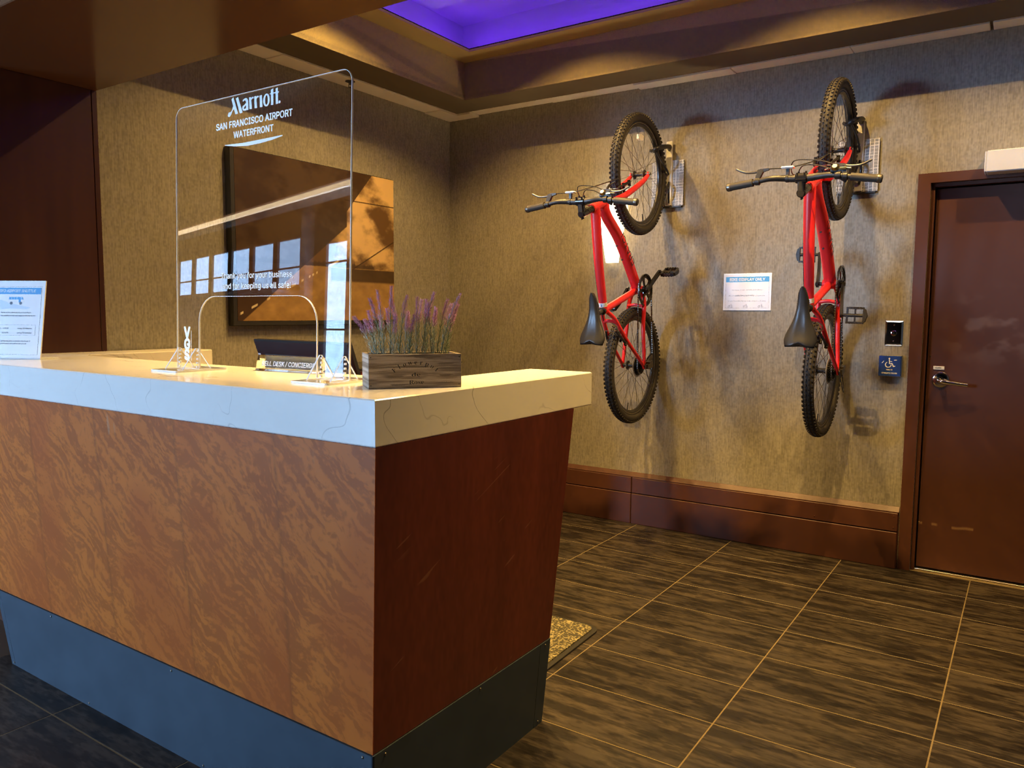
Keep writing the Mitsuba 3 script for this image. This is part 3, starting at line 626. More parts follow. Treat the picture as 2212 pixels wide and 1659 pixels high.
body = [affinity.translate(text_poly(s, h, w), x, y) for s, h, w, x, y in (
    ('Please arrive 5 minutes prior to boarding to', .0042, .125, .045, .1745), ('allow enough time to load your luggage onto the shuttle', .0042, .160, .028, .1625),
    ('1230A - 430A', .0055, .060, .022, .1125), ('every 30 minutes', .0055, .060, .118, .1125), ('430A - 1230A', .0055, .060, .022, .0955), ('every 15 minutes', .0055, .060, .118, .0955),
    ('Location: Exit the airport to the center outer island of', .0042, .150, .024, .064), ('the courtyard it could not wait for late guests', .0042, .135, .024, .0545))]
add('shuttle_sign__print', sp(union_all([bor, tb_] + body)), 'm_ink')
hill = Polygon([(.014, .185), (.014, .222), (.040, .226), (.085, .212), (.120, .205), (.165, .196), (.150, .190), (.08, .192)])
add('shuttle_sign__hill', sp(hill.buffer(0), .0002, .0002), 'm_pale_blue')
bus = affinity.translate(union_all([sbox(0, .006, .058, .022), Polygon([(.058, .006), (.068, .006), (.069, .013), (.062, .022), (.058, .022)]), sbox(.004, .022, .062, .030)]), .070, .208)
add('shuttle_sign__bus', sp(bus, .0004, .0002), 'm_white')
add('shuttle_sign__bus__window', sp(affinity.translate(union_all([sbox(.005 + .011 * k, .019, .0145 + .011 * k, .029) for k in range(4)] + [sbox(.045, .008, .054, .029), Polygon([(.056, .019), (.064, .019), (.060, .029), (.056, .029)])]), .070, .208), .0007, .0002), 'm_sky_blue')
add('shuttle_sign__bus__wheel', sp(union_all([Polygon([(.070 + cx + .006 * math.cos(t), .213 + .006 * math.sin(t)) for t in np.linspace(0, 2 * PI, 16)]) for cx in (.015, .054)]), .0007, .0002), 'm_ink')

# ------------------------------------------------------------------ wooden planter with lavender
pa = math.atan2(.184, .140); po = np.array([2.214, -3.104, ZT + .0006]); pd = np.array([math.cos(pa), math.sin(pa), 0]); pb = np.array([-math.sin(pa), math.cos(pa), 0])
PW, PD, PH2 = 0.238, 0.108, 0.086
def on_pl(mesh): return place(mesh, po, pd, pb, Z)
tag('lavender_planter', 'weathered grey wooden planter of artificial lavender on the corner of the worktop', 'planter')
wt = .009
add('lavender_planter__front_board', on_pl(chbox(0, PW, 0, wt, 0, PH2, .0012)), 'm_greywood')
add('lavender_planter__back_board', on_pl(chbox(0, PW, PD - wt, PD, 0, PH2, .0012)), 'm_greywood')
for x in (0, PW - wt): add(num('lavender_planter__side_board'), on_pl(chbox(x + (.0004 if x == 0 else 0), x + wt, wt + .0002, PD - wt - .0002, 0, PH2, .0012)), 'm_greywood')
add('lavender_planter__soil', on_pl(chbox(wt, PW - wt, wt, PD - wt, .002, PH2 - .010, 0)), 'm_soil')
# painted name, the first word on an arc
def arc_text(s, cx, cy, R, h, half):
    out = []; n = len(s)
    for k, ch in enumerate(s):
        a = PI / 2 + half - 2 * half * k / (n - 1)
        g = text_poly(ch, h, serif=True).buffer(-h * .018); b = g.bounds; g = affinity.translate(g, -(b[0] + b[2]) / 2, 0)
        out.append(affinity.translate(affinity.rotate(g, math.degrees(a) - 90, origin=(0, 0)), cx + R * math.cos(a), cy + R * math.sin(a)))
    return union_all(out)
def st(s, x, z, h, w): return affinity.translate(text_poly(s, h, w, serif=True).buffer(-h * .018), x, z)
words = union_all([arc_text('Flowerpot', .119, -.0215, .081, .0125, .68), st('de', .1085, .0295, .0100, .022), st('Rose', .1015, .0100, .0105, .038)])
add('lavender_planter__lettering', place(extrude(words, .0005), po, pd, Z, -pb), 'm_ink_black', label='black painted name')
for x, z in ((.006, .078), (.006, .008), (PW - .006, .078), (PW - .006, .008)):
    add(num('lavender_planter__nail'), place(cyl((x, z, 0), (x, z, .0012), .0012, sides=8), po, pd, Z, -pb), 'm_ink_black')

def leaflets(path, r0, r1, n, L0, L1, w, seed, upcurl):
    """small curled leaves set round a stem: each is a bent four-segment strip with thickness"""
    rg = np.random.default_rng(seed); p = catmull(path, 10); s = np.linspace(0, 1, len(p)); V, F = [], []
    for k in range(n):
        t = r0 + (r1 - r0) * (k + rg.random() * .7) / n
        c = np.array([np.interp(t, s, p[:, i]) for i in range(3)]); d = np.array([np.interp(min(t + .03, 1), s, p[:, i]) - np.interp(max(t - .03, 0), s, p[:, i]) for i in range(3)]); d /= np.linalg.norm(d)
        a, b = frame_of(d); th_ = k * 2.4 + rg.random() * .8; o = math.cos(th_) * a + math.sin(th_) * b; side = np.cross(d, o)
        L = (L0 + (L1 - L0) * (k / n)) * (0.75 + .5 * rg.random())
        q = [c, c + o * L * .45 + d * L * .35, c + o * L * .80 + d * L * (.75 * upcurl), c + o * L * (.75) + d * L * (1.15 * upcurl)]
        ww = [w * .5, w, w * .9, w * .35]; nb = len(V)
        for qq, wk in zip(q, ww):
            V += [qq + side * wk, qq + d * wk * .55 - o * wk * .4, qq - side * wk]
        for i in range(3):
            for j, j2 in ((0, 1), (1, 2), (2, 0)):
                A_, B_, C_, D_ = nb + 3 * i + j, nb + 3 * i + j2, nb + 3 * i + 3 + j2, nb + 3 * i + 3 + j; F += [[A_, B_, C_], [A_, C_, D_]]
        F.append([nb + 9, nb + 10, nb + 11])
    return trimesh.Trimesh(V, F, process=False)
stems = [(.020, .03, .105, -.052, -.02), (.030, .05, .098, -.030, .0), (.040, .03, .150, -.030, .0), (.048, .05, .172, -.016, .0), (.060, .03, .182, .004, .0), (.052, .07, .110, -.01, .01), (.072, .05, .110, .006, 0), (.082, .03, .160, .022, .0),
         (.090, .06, .150, -.022, .0), (.098, .04, .115, .010, 0), (.108, .03, .110, .014, 0), (.116, .06, .105, -.004, 0), (.126, .03, .155, .004, 0), (.132, .05, .150, .014, .0), (.140, .03, .168, .034, 0), (.150, .04, .150, .006, 0),
         (.158, .06, .125, .0, 0), (.166, .03, .140, -.008, 0), (.172, .05, .128, .012, 0), (.182, .04, .150, .030, 0), (.190, .03, .165, .050, -.01), (.198, .06, .140, .028, 0), (.204, .04, .138, .036, 0), (.210, .06, .112, .026, 0), (.036, .08, .120, -.02, .02), (.12, .085, .12, .0, .02), (.185, .085, .13, .01, .02), (.075, .085, .125, -.01, .02)]
for k, (x, y, h, dx, dy) in enumerate(stems):
    z0 = PH2 - .014
    path = [(x, y, z0), (x + dx * .25, y + dy * .3, z0 + h * .4), (x + dx * .6, y + dy * .7, z0 + h * .75), (x + dx, y + dy, z0 + h)]
    w3 = np.array([po + pd * a + pb * b + Z * c for a, b, c in path])
    nm = num('lavender_planter__lavender_stem')
    split = .46 + .1 * RNG.random()
    add(nm, cat(tube(catmull(w3, 6), [.0011, .0008], 5), leaflets(w3, .04, split + .06, 46, .0125, .0105, .00085, 100 + k, 1.0)), 'm_foliage_pale' if k % 3 == 0 else 'm_foliage', label='grey-green leafy stem')
    add(nm + '__blossom', leaflets(w3, split, 1.0, 62, .0095, .0055, .00095, 200 + k, .9), 'm_blossom_pale' if k % 4 == 1 else 'm_blossom', label='lilac flower spike')

# ------------------------------------------------------------------ monitor behind the worktop
tag('monitor', 'black computer monitor seen from behind, rising behind the worktop', 'monitor')
mo = np.array([0.90, -2.43, 1.229]); mx = np.array([.9985, -.055, 0]); tl_ = math.radians(20); mb = np.cross(Z, mx)       # mb points away from the viewer
mdn = -Z * math.cos(tl_) + mb * math.sin(tl_); mout = np.cross(mx, mdn); mout = mout if mout[1] < 0 else -mout
MW, MH = .585, .345
def on_mon(mesh): return place(mesh, mo, mx, mdn, mout)
add('monitor__shell', on_mon(hull([(x, y, d) for x, y, d in ((0, 0, 0), (MW, 0, 0), (0, MH, 0), (MW, MH, 0), (0.004, .004, -.018), (MW - .004, .004, -.018), (.004, MH - .004, -.018), (MW - .004, MH - .004, -.018), (.006, .006, .006), (MW - .006, .006, .006), (.006, MH - .006, .006), (MW - .006, MH - .006, .006))])), 'm_monitor')
add('monitor__back_hump', on_mon(hull([(x, y, d) for x, y, d in ((.05, .06, .005), (MW - .05, .06, .005), (.05, MH - .05, .005), (MW - .05, MH - .05, .005), (.09, .10, .030), (MW - .09, .10, .030), (.09, MH - .09, .030), (MW - .09, MH - .09, .030))])), 'm_monitor')
add('monitor__screen', on_mon(chbox(.012, MW - .012, .012, MH - .012, -.0186, -.0178, 0)), 'm_black_gloss')
add('monitor__sticker', on_mon(chbox(.006, .024, .060, .082, .006, .0066, 0)), 'm_grey_light', label='grey square sticker')
add('monitor__sticker__print', on_mon(place(extrude(text_poly('e', .012, .010, bold=2), .0004), (.010, .077, .0066), X, -Y, Z)), 'm_ink_black')
add('monitor__stand', cat(tube([mo + mx * MW * .5 + mdn * MH * .62 + mout * .015, np.array([1.19, -2.40, .95]), np.array([1.19, -2.43, .752])], .018, 14), chbox(1.07, 1.31, -2.52, -2.33, .7505, .762, .004)), 'm_monitor')

# ------------------------------------------------------------------ low cabinet on the picture wall
tag('wall_cabinet', 'low dark red cabinet with black top standing against the picture wall', 'cabinet')
add('wall_cabinet__body', chbox(0.024, 0.442, -1.55, -0.445, 0.0, 1.006, .003), 'm_mahogany')
add('wall_cabinet__top', chbox(0.012, 0.452, -1.56, -0.437, 1.0105, 1.024, .003), 'm_black_gloss', label='black top')
add('wall_cabinet__light_strip', chbox(0.024, 0.445, -1.553, -0.443, 1.0062, 1.0102, .001), 'm_grey_light')
for k in range(3):
    d = num('wall_cabinet__door'); y0 = -1.54 + .364 * k
    add(d, chbox(.4425, .456, y0, y0 + .360, .08, .99, .002), 'm_mahogany'); add(d + '__knob', lathe([(0, .022), (.010, .020), (.012, .014), (.005, .004), (.005, 0), (0, 0)], (.456, y0 + .32, .72), (1, 0, 0), 16), 'm_satin', smooth=40)

# ------------------------------------------------------------------ framed sepia picture
tag('framed_picture', 'large sepia photograph of clouds in a deep black frame on the left wall', 'picture')
add('framed_picture__frame', chbox(.001, .046, -1.898, -0.650, 1.263, 2.203, .003), 'm_black', label='deep black box frame')
add('framed_picture__print', chbox(.0462, .0475, -1.872, -0.652, 1.290, 2.199, 0), 'm_picture', label='sepia print')

# ------------------------------------------------------------------ floor mats
tag('floor_mat', 'speckled brown floor mat with black rubber edge lying behind the desk', 'mat')
mp = affinity.rotate(rrect(1.10, -2.36, 2.118, -1.62, .06), 1.5, origin=(2.1, -1.7))
m_ = extrude(mp, .007); m_.apply_translation((0, 0, .0006)); add('floor_mat__rubber_edge', m_, 'm_black')
m_ = extrude(mp.buffer(-.022), .005); m_.apply_translation((0, 0, .0077)); add('floor_mat__pile', m_, 'm_mat')
m_ = extrude(affinity.rotate(rrect(1.05, -2.30, 1.955, -1.74, .05), 4, origin=(1.9, -1.8)), .006); m_.apply_translation((0, 0, .0132))
add('rubber_mat', m_, 'm_mat_grey', label='smooth grey rubber mat with rounded corner on top of the speckled mat', category='mat')

# ------------------------------------------------------------------ sprinkler in the ceiling tiles
tag('sprinkler', 'small metal sprinkler head in the white ceiling tiles of the left wall', 'sprinkler')
sk = (0.105, -1.085, CEIL - .004)
add('sprinkler__rosette', lathe([(.010, .0), (.028, .0), (.030, .003), (.012, .010), (.010, .010)], sk, (0, 0, -1), 24, closed=True), 'm_dark_steel', smooth=40)
add('sprinkler__head', cat(cyl(sk, np.array(sk) - Z * .022, .007, .006, 12), tube([np.array(sk) + (-.010, 0, -.010), np.array(sk) + (-.012, 0, -.028), np.array(sk) + (0, 0, -.036), np.array(sk) + (.012, 0, -.028), np.array(sk) + (.010, 0, -.010)], .0022, 6), lathe([(0, .037), (.013, .036), (.013, .038), (0, .039)], sk, (0, 0, -1), 16)), 'm_dark_steel')
# ------------------------------------------------------------------ bicycles: built once in bicycle axes (s = right, f = forward, u = up), hung by the front wheel
WB = 1.09
RH, FH = np.array([0, 0, 0.0]), np.array([0, WB, 0.0])
BB, SC = np.array([0, .437, -.022]), np.array([0, .322, .385])
HTT, HTB = np.array([0, .840, .552]), np.array([0, .893, .405])
sta = (HTT - HTB) / np.linalg.norm(HTT - HTB)
stf = np.array([0, sta[2], -sta[1]])
PARTS = []                                    # (name, ply dict, local matrix, label)
def part(name, mesh, m, smooth=False, label=None, L=None, ply=None):
    d = ply or mikit.ply(mesh, m, smooth=smooth)
    PARTS.append((name, d, np.eye(4) if L is None else L, label)); return d
def tr(v): M = np.eye(4); M[:3, 3] = v; return M
def rot_s(a, c=(0, 0, 0)):
    M = np.eye(4); M[1:3, 1:3] = [[math.cos(a), -math.sin(a)], [math.sin(a), math.cos(a)]]; return tr(c) @ M @ tr(-np.asarray(c))
# frame ------------------------------------------------------
dth = HTB + sta * .028
fr = [tube([HTT + sta * .012 + np.array([0, 0, 0]), HTB - sta * .012], [.0235, .0215, .0235], 20),
      tube([HTT - sta * .028 - stf * .004, (HTT * .5 + SC * .5) + np.array([0, 0, .004]), SC + np.array([0, -.004, .010])], [.0265, .0245, .0215], 18, smooth_n=6),
      tube([dth - stf * .006, HTB + np.array([0, -.055, .000]) - stf * .02, BB + (dth - BB) * .55 + np.array([0, .010, -.010]), BB + np.array([0, .008, .004])], [.0265, .0290, .0300, .0290], 20, smooth_n=8),
      tube([BB + np.array([0, 0, .01]), SC, SC + (SC - BB) * .055], [.0195, .0185, .0190], 18),
      cyl(BB + X * -.036, BB + X * .036, .0245, sides=24, c=.002)]
for sg in (-1, 1):
    fr.append(tube([BB + np.array([sg * .028, -.012, .004]), BB + np.array([sg * .047, -.075, .004]), np.array([sg * .052, .22, -.006]), np.array([sg * .068, .015, -.002])], [.0135, .0125, .0115, .0095], 14, smooth_n=6))
    fr.append(tube([SC + np.array([sg * .014, -.010, -.002]), SC + np.array([sg * .036, -.055, -.060]), np.array([sg * .052, .16, .215]), np.array([sg * .067, .008, .012])], [.0115, .0110, .0105, .0090], 14, smooth_n=6))
    fr.append(hull([(sg * .067 + e, f, u) for e in (-.003, .003) for f, u in ((-.020, -.012), (.020, -.014), (.030, .006), (.008, .026), (-.016, .010))]))
fr.append(tube([np.array([-.046, .345, .000]), np.array([0, .352, .004]), np.array([.046, .345, .000])], .009, 12, smooth_n=4))
fr.append(tube([np.array([-.036, .255, .318]), np.array([0, .262, .336]), np.array([.036, .255, .318])], .0095, 12, smooth_n=4))
part('frame', cat(*fr), 'm_bike_red', 35, 'red painted frame')
for c in (.40, .56):
    q = BB + (dth - BB) * c + np.array([0, -.012, .028]); part('frame__bottle_bolt', cyl(q - stf * .004, q - stf * -.0 + np.array([0, -.006, .008]), .0042, sides=10), 'm_black')
tag_o = (HTT + SC) * .5
lt0 = HTT - sta * .028 + (SC - HTT) * .085
ttd = (SC - HTT) / np.linalg.norm(SC - HTT); ttn = np.cross(X, ttd); ttn = ttn if ttn[2] > 0 else -ttn
def on_tt(mesh, c, up, side=0.012): return place(mesh, c, X, -ttd, ttn)
pt = HTT - sta * .028 - stf * .004
lc = pt + ttd * .030 + ttn * .0262
lab_ = [Polygon([(x, y) for x, y in ((-.011, -.040), (.011, -.040), (.011, 0), (-.011, 0))])]
def wrap(mesh, R):
    v = np.asarray(mesh.vertices).copy(); z = v[:, 2].copy(); a = v[:, 0] / R; v[:, 0] = (R + z) * np.sin(a); v[:, 2] = (R + z) * np.cos(a) - R
    mesh = mesh.copy(); mesh.vertices = v; return mesh
def grid_patch(x0, x1, y0, y1, t, n=8):
    xs = np.linspace(x0, x1, n + 1); return cat(*[chbox(a, b, y0, y1, 0, t, 0) for a, b in zip(xs[:-1], xs[1:])])
part('head_label', on_tt(wrap(grid_patch(-.011, .011, -.042, 0, .0006), .0265), lc, 0), 'm_white', False, 'white label with a round blue mark')
ringp = [(.0065 * math.cos(t), -.012 + .0065 * math.sin(t)) for t in np.linspace(0, 2 * PI, 20)]
lp = union_all([Polygon(ringp).difference(affinity.scale(Polygon(ringp), .55, .55)), affinity.translate(text_poly('RIDE', .0055, .015, bold=2), -.0075, -.0265), sbox(-.007, -.036, .007, -.033)])
part('head_label__print', on_tt(wrap(extrude(lp, .0004), .0271), lc + ttn * .0006, 0), 'm_blue')
# number band near the seat tube
nb = SC - ttd * .034 + np.array([0, -.004, .010]) * .9
part('frame__number_band', tube([nb - ttd * .011, nb + ttd * .011], .0229, 20), 'm_white', 35, 'white number band')
# decal on the right side of the down tube
a0, b0 = BB + (dth - BB) * .30, BB + (dth - BB) * .86
ddir = (b0 - a0) / np.linalg.norm(b0 - a0); dn = np.cross(ddir, X); dn = dn if dn[2] > 0 else -dn
dec = text_poly('ERATCL', .034, .235)
part('frame__decal', place(extrude(dec, .0009), a0 + X * .0288 - dn * .020 + np.array([0, .010, -.010]) * .8, ddir, dn, X), 'm_decal', False, 'thin dark letters along the down tube')
# fork -------------------------------------------------------
cr = HTB - sta * .024
fk = [cyl(HTB - sta * .008, cr - sta * .004, .022, .020, 20), hull([cr + np.array([sx_ * .052, 0, 0]) + d for sx_ in (-1, 1) for d in (sta * .010 + stf * .012, sta * .010 - stf * .012, -sta * .014 + stf * .012, -sta * .014 - stf * .012)])]
for sg in (-1, 1):
    fk.append(tube([cr + X * sg * .048 + sta * .004, cr + X * sg * .052 - sta * .12, FH + X * sg * .053 + sta * .10 - stf * .028, FH + X * sg * .053 + np.array([0, -.010, .006])], [.0165, .0165, .0145, .0105], 16, smooth_n=6))
    fk.append(hull([FH + np.array([sg * .053 + e, f, u]) for e in (-.003, .003) for f, u in ((-.016, .012), (.008, -.012), (-.010, -.012), (.012, .006), (.004, .014))]))
part('fork', cat(*fk), 'm_bike_red', 35, 'red fork')
# seat post and saddle --------------------------------------
sd_ = (SC - BB) / np.linalg.norm(SC - BB)
spt = SC + sd_ * .108
part('seat_post', cat(tube([SC + sd_ * .01, spt], .0135, 16), cyl(SC + sd_ * .018, SC + sd_ * .036, .0215, sides=20, c=.002), hull([spt + np.array([x, f, u]) for x in (-.022, .022) for f in (-.02, .02) for u in (-.008, .008)])), 'm_black', 35)
part('seat_rail', cat(*[tube([(sg * .014, .385, .528), (sg * .022, .335, .502), (sg * .022, .235, .496), (sg * .030, .170, .508)], .0035, 8, smooth_n=6) for sg in (-1, 1)]), 'm_dark_steel', 40)
ts = np.linspace(0, 1, 30); V = []
wsp = np.interp(ts, [0, .04, .12, .35, .55, .72, .86, .95, 1.0], [.004, .0155, .0205, .0250, .038, .060, .0735, .0735, .060])
wsp = np.convolve(np.pad(wsp, 2, mode='edge'), np.ones(5) / 5, mode='valid'); wsp[0] = .004
ph = np.linspace(0, 2 * PI, 33)[:-1]
for t, w in zip(ts, wsp):
    f = .408 - .272 * t; u = .534 - .030 * t + .020 * t * t - .018 * math.sin(PI * min(t * 1.05, 1)) + (.010 * t)
    for a in ph:
        x = w * math.copysign(abs(math.cos(a)) ** .75, math.cos(a)); up = math.sin(a)
        h = .011 + .006 * t if up > 0 else .020 + .010 * t
        z = h * (math.copysign(abs(up) ** .8, up)) - .010 * (x / .07) ** 2 - (.0045 * math.exp(-(x / .012) ** 2) * max(0, min(1, (t - .25) * 3)) if up > 0 else 0)
        notch = .020 * max(0, (t - .72) / .28) ** 1.5 * math.exp(-(x / .026) ** 2)
        V.append((x, f + notch, u + z))
n_ = len(ph); F_ = []
for i in range(len(ts) - 1):
    for j in range(n_):
        k = (j + 1) % n_; F_ += [[i * n_ + j, i * n_ + k, (i + 1) * n_ + k], [i * n_ + j, (i + 1) * n_ + k, (i + 1) * n_ + j]]
V += [np.mean(V[:n_], 0), np.mean(V[-n_:], 0)]
for j in range(n_):
    k = (j + 1) % n_; F_ += [[len(V) - 2, k, j], [len(V) - 1, (len(ts) - 1) * n_ + j, (len(ts) - 1) * n_ + k]]
sad = trimesh.Trimesh(V, F_, process=False); trimesh.repair.fix_normals(sad)
part('saddle', sad, 'm_saddle', 50, 'black saddle')
# stem and handlebar ----------------------------------------
tp = HTT + sta * .118; clp = tp + stf * .060 - sta * .006
part('stem', cat(*[cyl(HTT + sta * (.012 + .021 * k), HTT + sta * (.0315 + .021 * k), .0185, sides=24, c=.0015) for k in range(3)], cyl(HTT + sta * .076, tp + sta * .012, .0195, sides=24, c=.003), hull([q + d for q, r in ((tp, .016), (clp, .0185)) for d in (X * r, -X * r, sta * r, -sta * r)] + [q + stf * 0 + X * .012 * a + sta * .016 * b for q in (tp, clp) for a in (-1, 1) for b in (-1, 1)]),
          cyl(clp - X * .024, clp + X * .024, .0215, sides=24, c=.003), *[cyl(clp + stf * .012 + X * .015 * a + sta * .015 * b, clp + stf * .026 + X * .015 * a + sta * .015 * b, .0042, sides=10) for a in (-1, 1) for b in (-1, 1)],
          *[cyl(tp - stf * .02 + sta * .008 * b, tp - stf * .028 + sta * .008 * b, .004, sides=10) for b in (-1, 1)], cyl(tp + sta * .010, tp + sta * .017, .0165, .014, 20)), 'm_black_gloss', 35, 'black stem')
hb = [clp + np.array(v) for v in ((-.315, -.024, .012), (-.20, -.010, .022), (-.13, .002, .022), (-.07, .003, .004), (-.03, 0, 0), (.03, 0, 0), (.07, .003, .004), (.13, .002, .022), (.20, -.010, .022), (.315, -.024, .012))]
hbc = catmull(hb, 8); part('handlebar', tube(hbc, [.0112, .0112, .0155, .0155, .0112, .0112], 16), 'm_black', 40, 'black riser handlebar')
def bar_at(s): return np.array([s] + [np.interp(s, hbc[:, 0], hbc[:, i]) for i in (1, 2)])
for sg in (-1, 1):
    g0, g1 = bar_at(sg * .198), bar_at(sg * .315); gd = (g1 - g0) / np.linalg.norm(g1 - g0)
    part('grip', lathe([(0, 0), (.0165, 0), (.0170, .004), (.0160, .012), (.0165, .05), (.0160, .096), (.0172, .100), (.0172, .116), (.013, .1195), (0, .1195)], g0, gd, 24), 'm_rubber', 40, 'black rubber grip')
    part('grip__end_ring', lathe([(.0171, .101), (.0178, .102), (.0178, .113), (.0171, .114)], g0, gd, 24, closed=True), 'm_dark_steel', 40)
    b0_ = bar_at(sg * .178); bm = b0_ + np.array([sg * -.012, .040, -.004])
    part('brake_lever', cat(cyl(b0_ - X * .010, b0_ + X * .010, .0165, sides=20, c=.002), hull([b0_ + np.array([x, f, u]) for x in (-.008, .008) for f in (.008, .016) for u in (-.009, .009)] + [bm + np.array([x, f, u]) for x in (-.014, .010) for f in (0, .010) for u in (-.007, .007)]),
        hull([bm + np.array([x * -sg, f, u]) for x, f in ((-.004, -.004), (.034, .006), (.034, .014), (-.006, .012)) for u in (-.006, .006)])), 'm_black', 35)
    part('brake_lever__blade', tube([bm + np.array([sg * -.004, .006, 0]), bm + np.array([sg * .030, .000, .001]), bm + np.array([sg * .070, .002, .003]), bm + np.array([sg * .108, .018, .004])], [.0060, .0052, .0048, .0042], 10, smooth_n=6), 'm_dark_steel', 40)
# shifter (right) and front reflector
s0 = bar_at(.150)
part('shifter', cat(cyl(s0 - X * .012, s0 + X * .012, .0165, sides=20, c=.002), hull([s0 + np.array([x, f, u]) for x in (-.030, .022) for f in (.014, .036) for u in (-.012, .010)]), tube([s0 + np.array([.01, -.012, .0]), s0 + np.array([.03, -.026, -.012])], .006, 8)), 'm_black', 35)
part('shifter__indicator', cat(lathe([(0, .012), (.010, .012), (.015, .006), (.016, 0), (0, 0)], s0 + np.array([-.012, .030, .008]), (0, .5, 1), 20), chbox(s0[0] + .004, s0[0] + .032, s0[1] + .020, s0[1] + .030, s0[2] + .008, s0[2] + .014, .002)), 'm_brass', 40, 'brass-coloured gear indicator')
part('shifter__lever', tube([s0 + np.array([-.004, .030, .004]), s0 + np.array([.050, .024, .006])], .0045, 8), 'm_dark_steel', 40)
r0 = bar_at(-.058)
part('front_reflector', chbox(r0[0] - .027, r0[0] + .027, r0[1] + .040, r0[1] + .050, r0[2] - .012, r0[2] + .018, .004), 'm_reflector', False, 'white front reflector')
part('front_reflector__bracket', cat(cyl(r0 - X * .006, r0 + X * .006, .017, sides=16), hull([r0 + np.array([x, f, u]) for x in (-.006, .006) for f in (.012, .040) for u in (-.006, .008)])), 'm_black')
# cables
fbk = cr - sta * .055 + stf * .050
for pts in ([bar_at(-.165) + (.030, .048, 0), (-.060, clp[1] + .050, clp[2] - .010), (.02, clp[1] + .075, clp[2] - .060), (.030, fbk[1] + .050, fbk[2] - .02), (-.01, fbk[1] + .02, fbk[2])],
            [bar_at(.165) + (-.030, .048, 0), (.060, clp[1] + .072, clp[2] - .020), (-.050, clp[1] + .085, clp[2] - .060), (-.070, clp[1] + .040, clp[2] - .120), (-.030, HTB[1] - .01, HTB[2] + .09), (-.022, .70, .500)],
            [s0 + (-.030, .028, 0), (.050, clp[1] + .055, clp[2] - .030), (-.020, clp[1] + .060, clp[2] - .070), (-.045, clp[1] + .005, clp[2] - .120), (-.030, HTB[1] - .04, HTB[2] + .04), (-.020, .72, .42)]):
    part('brake_cable', tube(np.array([np.asarray(q, float) for q in pts]), .0024, 6, smooth_n=8), 'm_black', 40)
part('brake_cable', tube(np.array([(-.022, .70, .505), (-.021, .55, .475), (-.018, .38, .425), (-.012, .26, .37)]), .0024, 6, smooth_n=6), 'm_black', 40)
# rim brakes
def vbrake(nm, hub, d, fwd, s_off):
    piv, top = hub + d * .252 + fwd * s_off, hub + d * .365 + fwd * (s_off + .004)
    for sg in (-1, 1):
        part(nm, cat(tube([piv + X * sg * .050, piv + X * sg * .046 + d * .05 + fwd * .006, top + X * sg * .030], [.0085, .0065, .0055], 8, smooth_n=4), cyl(piv + X * sg * .050 - fwd * .02, piv + X * sg * .050 + fwd * .012, .0085, sides=14)), 'm_black', 35)
        pad = hub + d * .275 + fwd * (s_off - .022)
        part(nm + '__pad', hull([pad + X * sg * (.020 + e) + fwd * a + d * b for e in (0, .010) for a in (-.028, .028) for b in (-.006, .006)]), 'm_rubber')
    part(nm + '__noodle', tube([top + X * .026, top + X * .045 + d * .012, top + X * .050 + d * .045, top + X * .030 + d * .07], .0035, 8, smooth_n=6), 'm_satin', 40)
    part(nm + '__cable', tube([top - X * .030, top + X * .028], .0016, 5), 'm_satin')
vbrake('front_brake', FH, (cr - FH) / np.linalg.norm(cr - FH), stf, .034)
sdv = (SC + np.array([0, -.03, -.03]) - RH); sdv[0] = 0; sdv /= np.linalg.norm(sdv); sdn = np.array([0, -sdv[2], sdv[1]])
vbrake('rear_brake', RH, sdv, sdn, .030)
# wheels -----------------------------------------------------
prof = []
for a in np.linspace(-.50 * PI - 1.0, .5 * PI + 1.0, 26):
    prof.append((.3085 + .0265 * math.cos(a) * (1.0 if math.cos(a) > 0 else .8), .0262 * math.copysign(abs(math.sin(a)) ** .9, math.sin(a))))
tire = lathe(prof, (0, 0, 0), (1, 0, 0), 96, closed=True)
kn = []
def knob(a, s, r0_, r1_, w, l, tilt=0):
    c, sn_ = math.cos(a), math.sin(a); rad, tan = np.array([0, c, sn_]), np.array([0, -sn_, c])
    out = (rad * math.cos(tilt) + X * math.sin(tilt)); sd__ = X * math.cos(tilt) - rad * math.sin(tilt); o = X * s + rad * r0_
    return np.array([o + sd__ * (w * i) + tan * (l * j) + out * ((r1_ - r0_) * k) for k in (0, 1) for i, j in ((-.5, -.5), (.5, -.5), (.5, .5), (-.5, .5))])
kf = np.array([[4, 5, 6], [4, 6, 7], [0, 1, 5], [0, 5, 4], [1, 2, 6], [1, 6, 5], [2, 3, 7], [2, 7, 6], [3, 0, 4], [3, 4, 7]])
KV, KF = [], []
for i in range(84):
    a = 2 * PI * i / 84; h = PI / 84
    for s, r0_, w, l, t, da in ((.0205, .3255, .008, .0125, .75, 0), (-.0205, .3255, .008, .0125, -.75, h), (.0075, .332, .0085, .013, .15, h), (-.0075, .332, .0085, .013, -.15, 0)):
        KF.append(kf + 8 * len(KV)); KV.append(knob(a + da, s, r0_, r0_ + .0068, w, l, t))
tread = trimesh.Trimesh(np.vstack(KV), np.vstack(KF), process=False)
rimm = lathe([(.262, .004), (.262, -.004), (.272, -.0125), (.2905, -.0135), (.2905, -.0105), (.284, -.0100), (.284, .0100), (.2905, .0105), (.2905, .0135), (.272, .0125)], (0, 0, 0), (1, 0, 0), 80, closed=True)
riml = cat(*[lathe([(.2795, sg * .0128), (.2830, sg * .0131), (.2830, sg * .0139), (.2795, sg * .0136)], (0, 0, 0), (1, 0, 0), 80, closed=True) for sg in (-1, 1)])
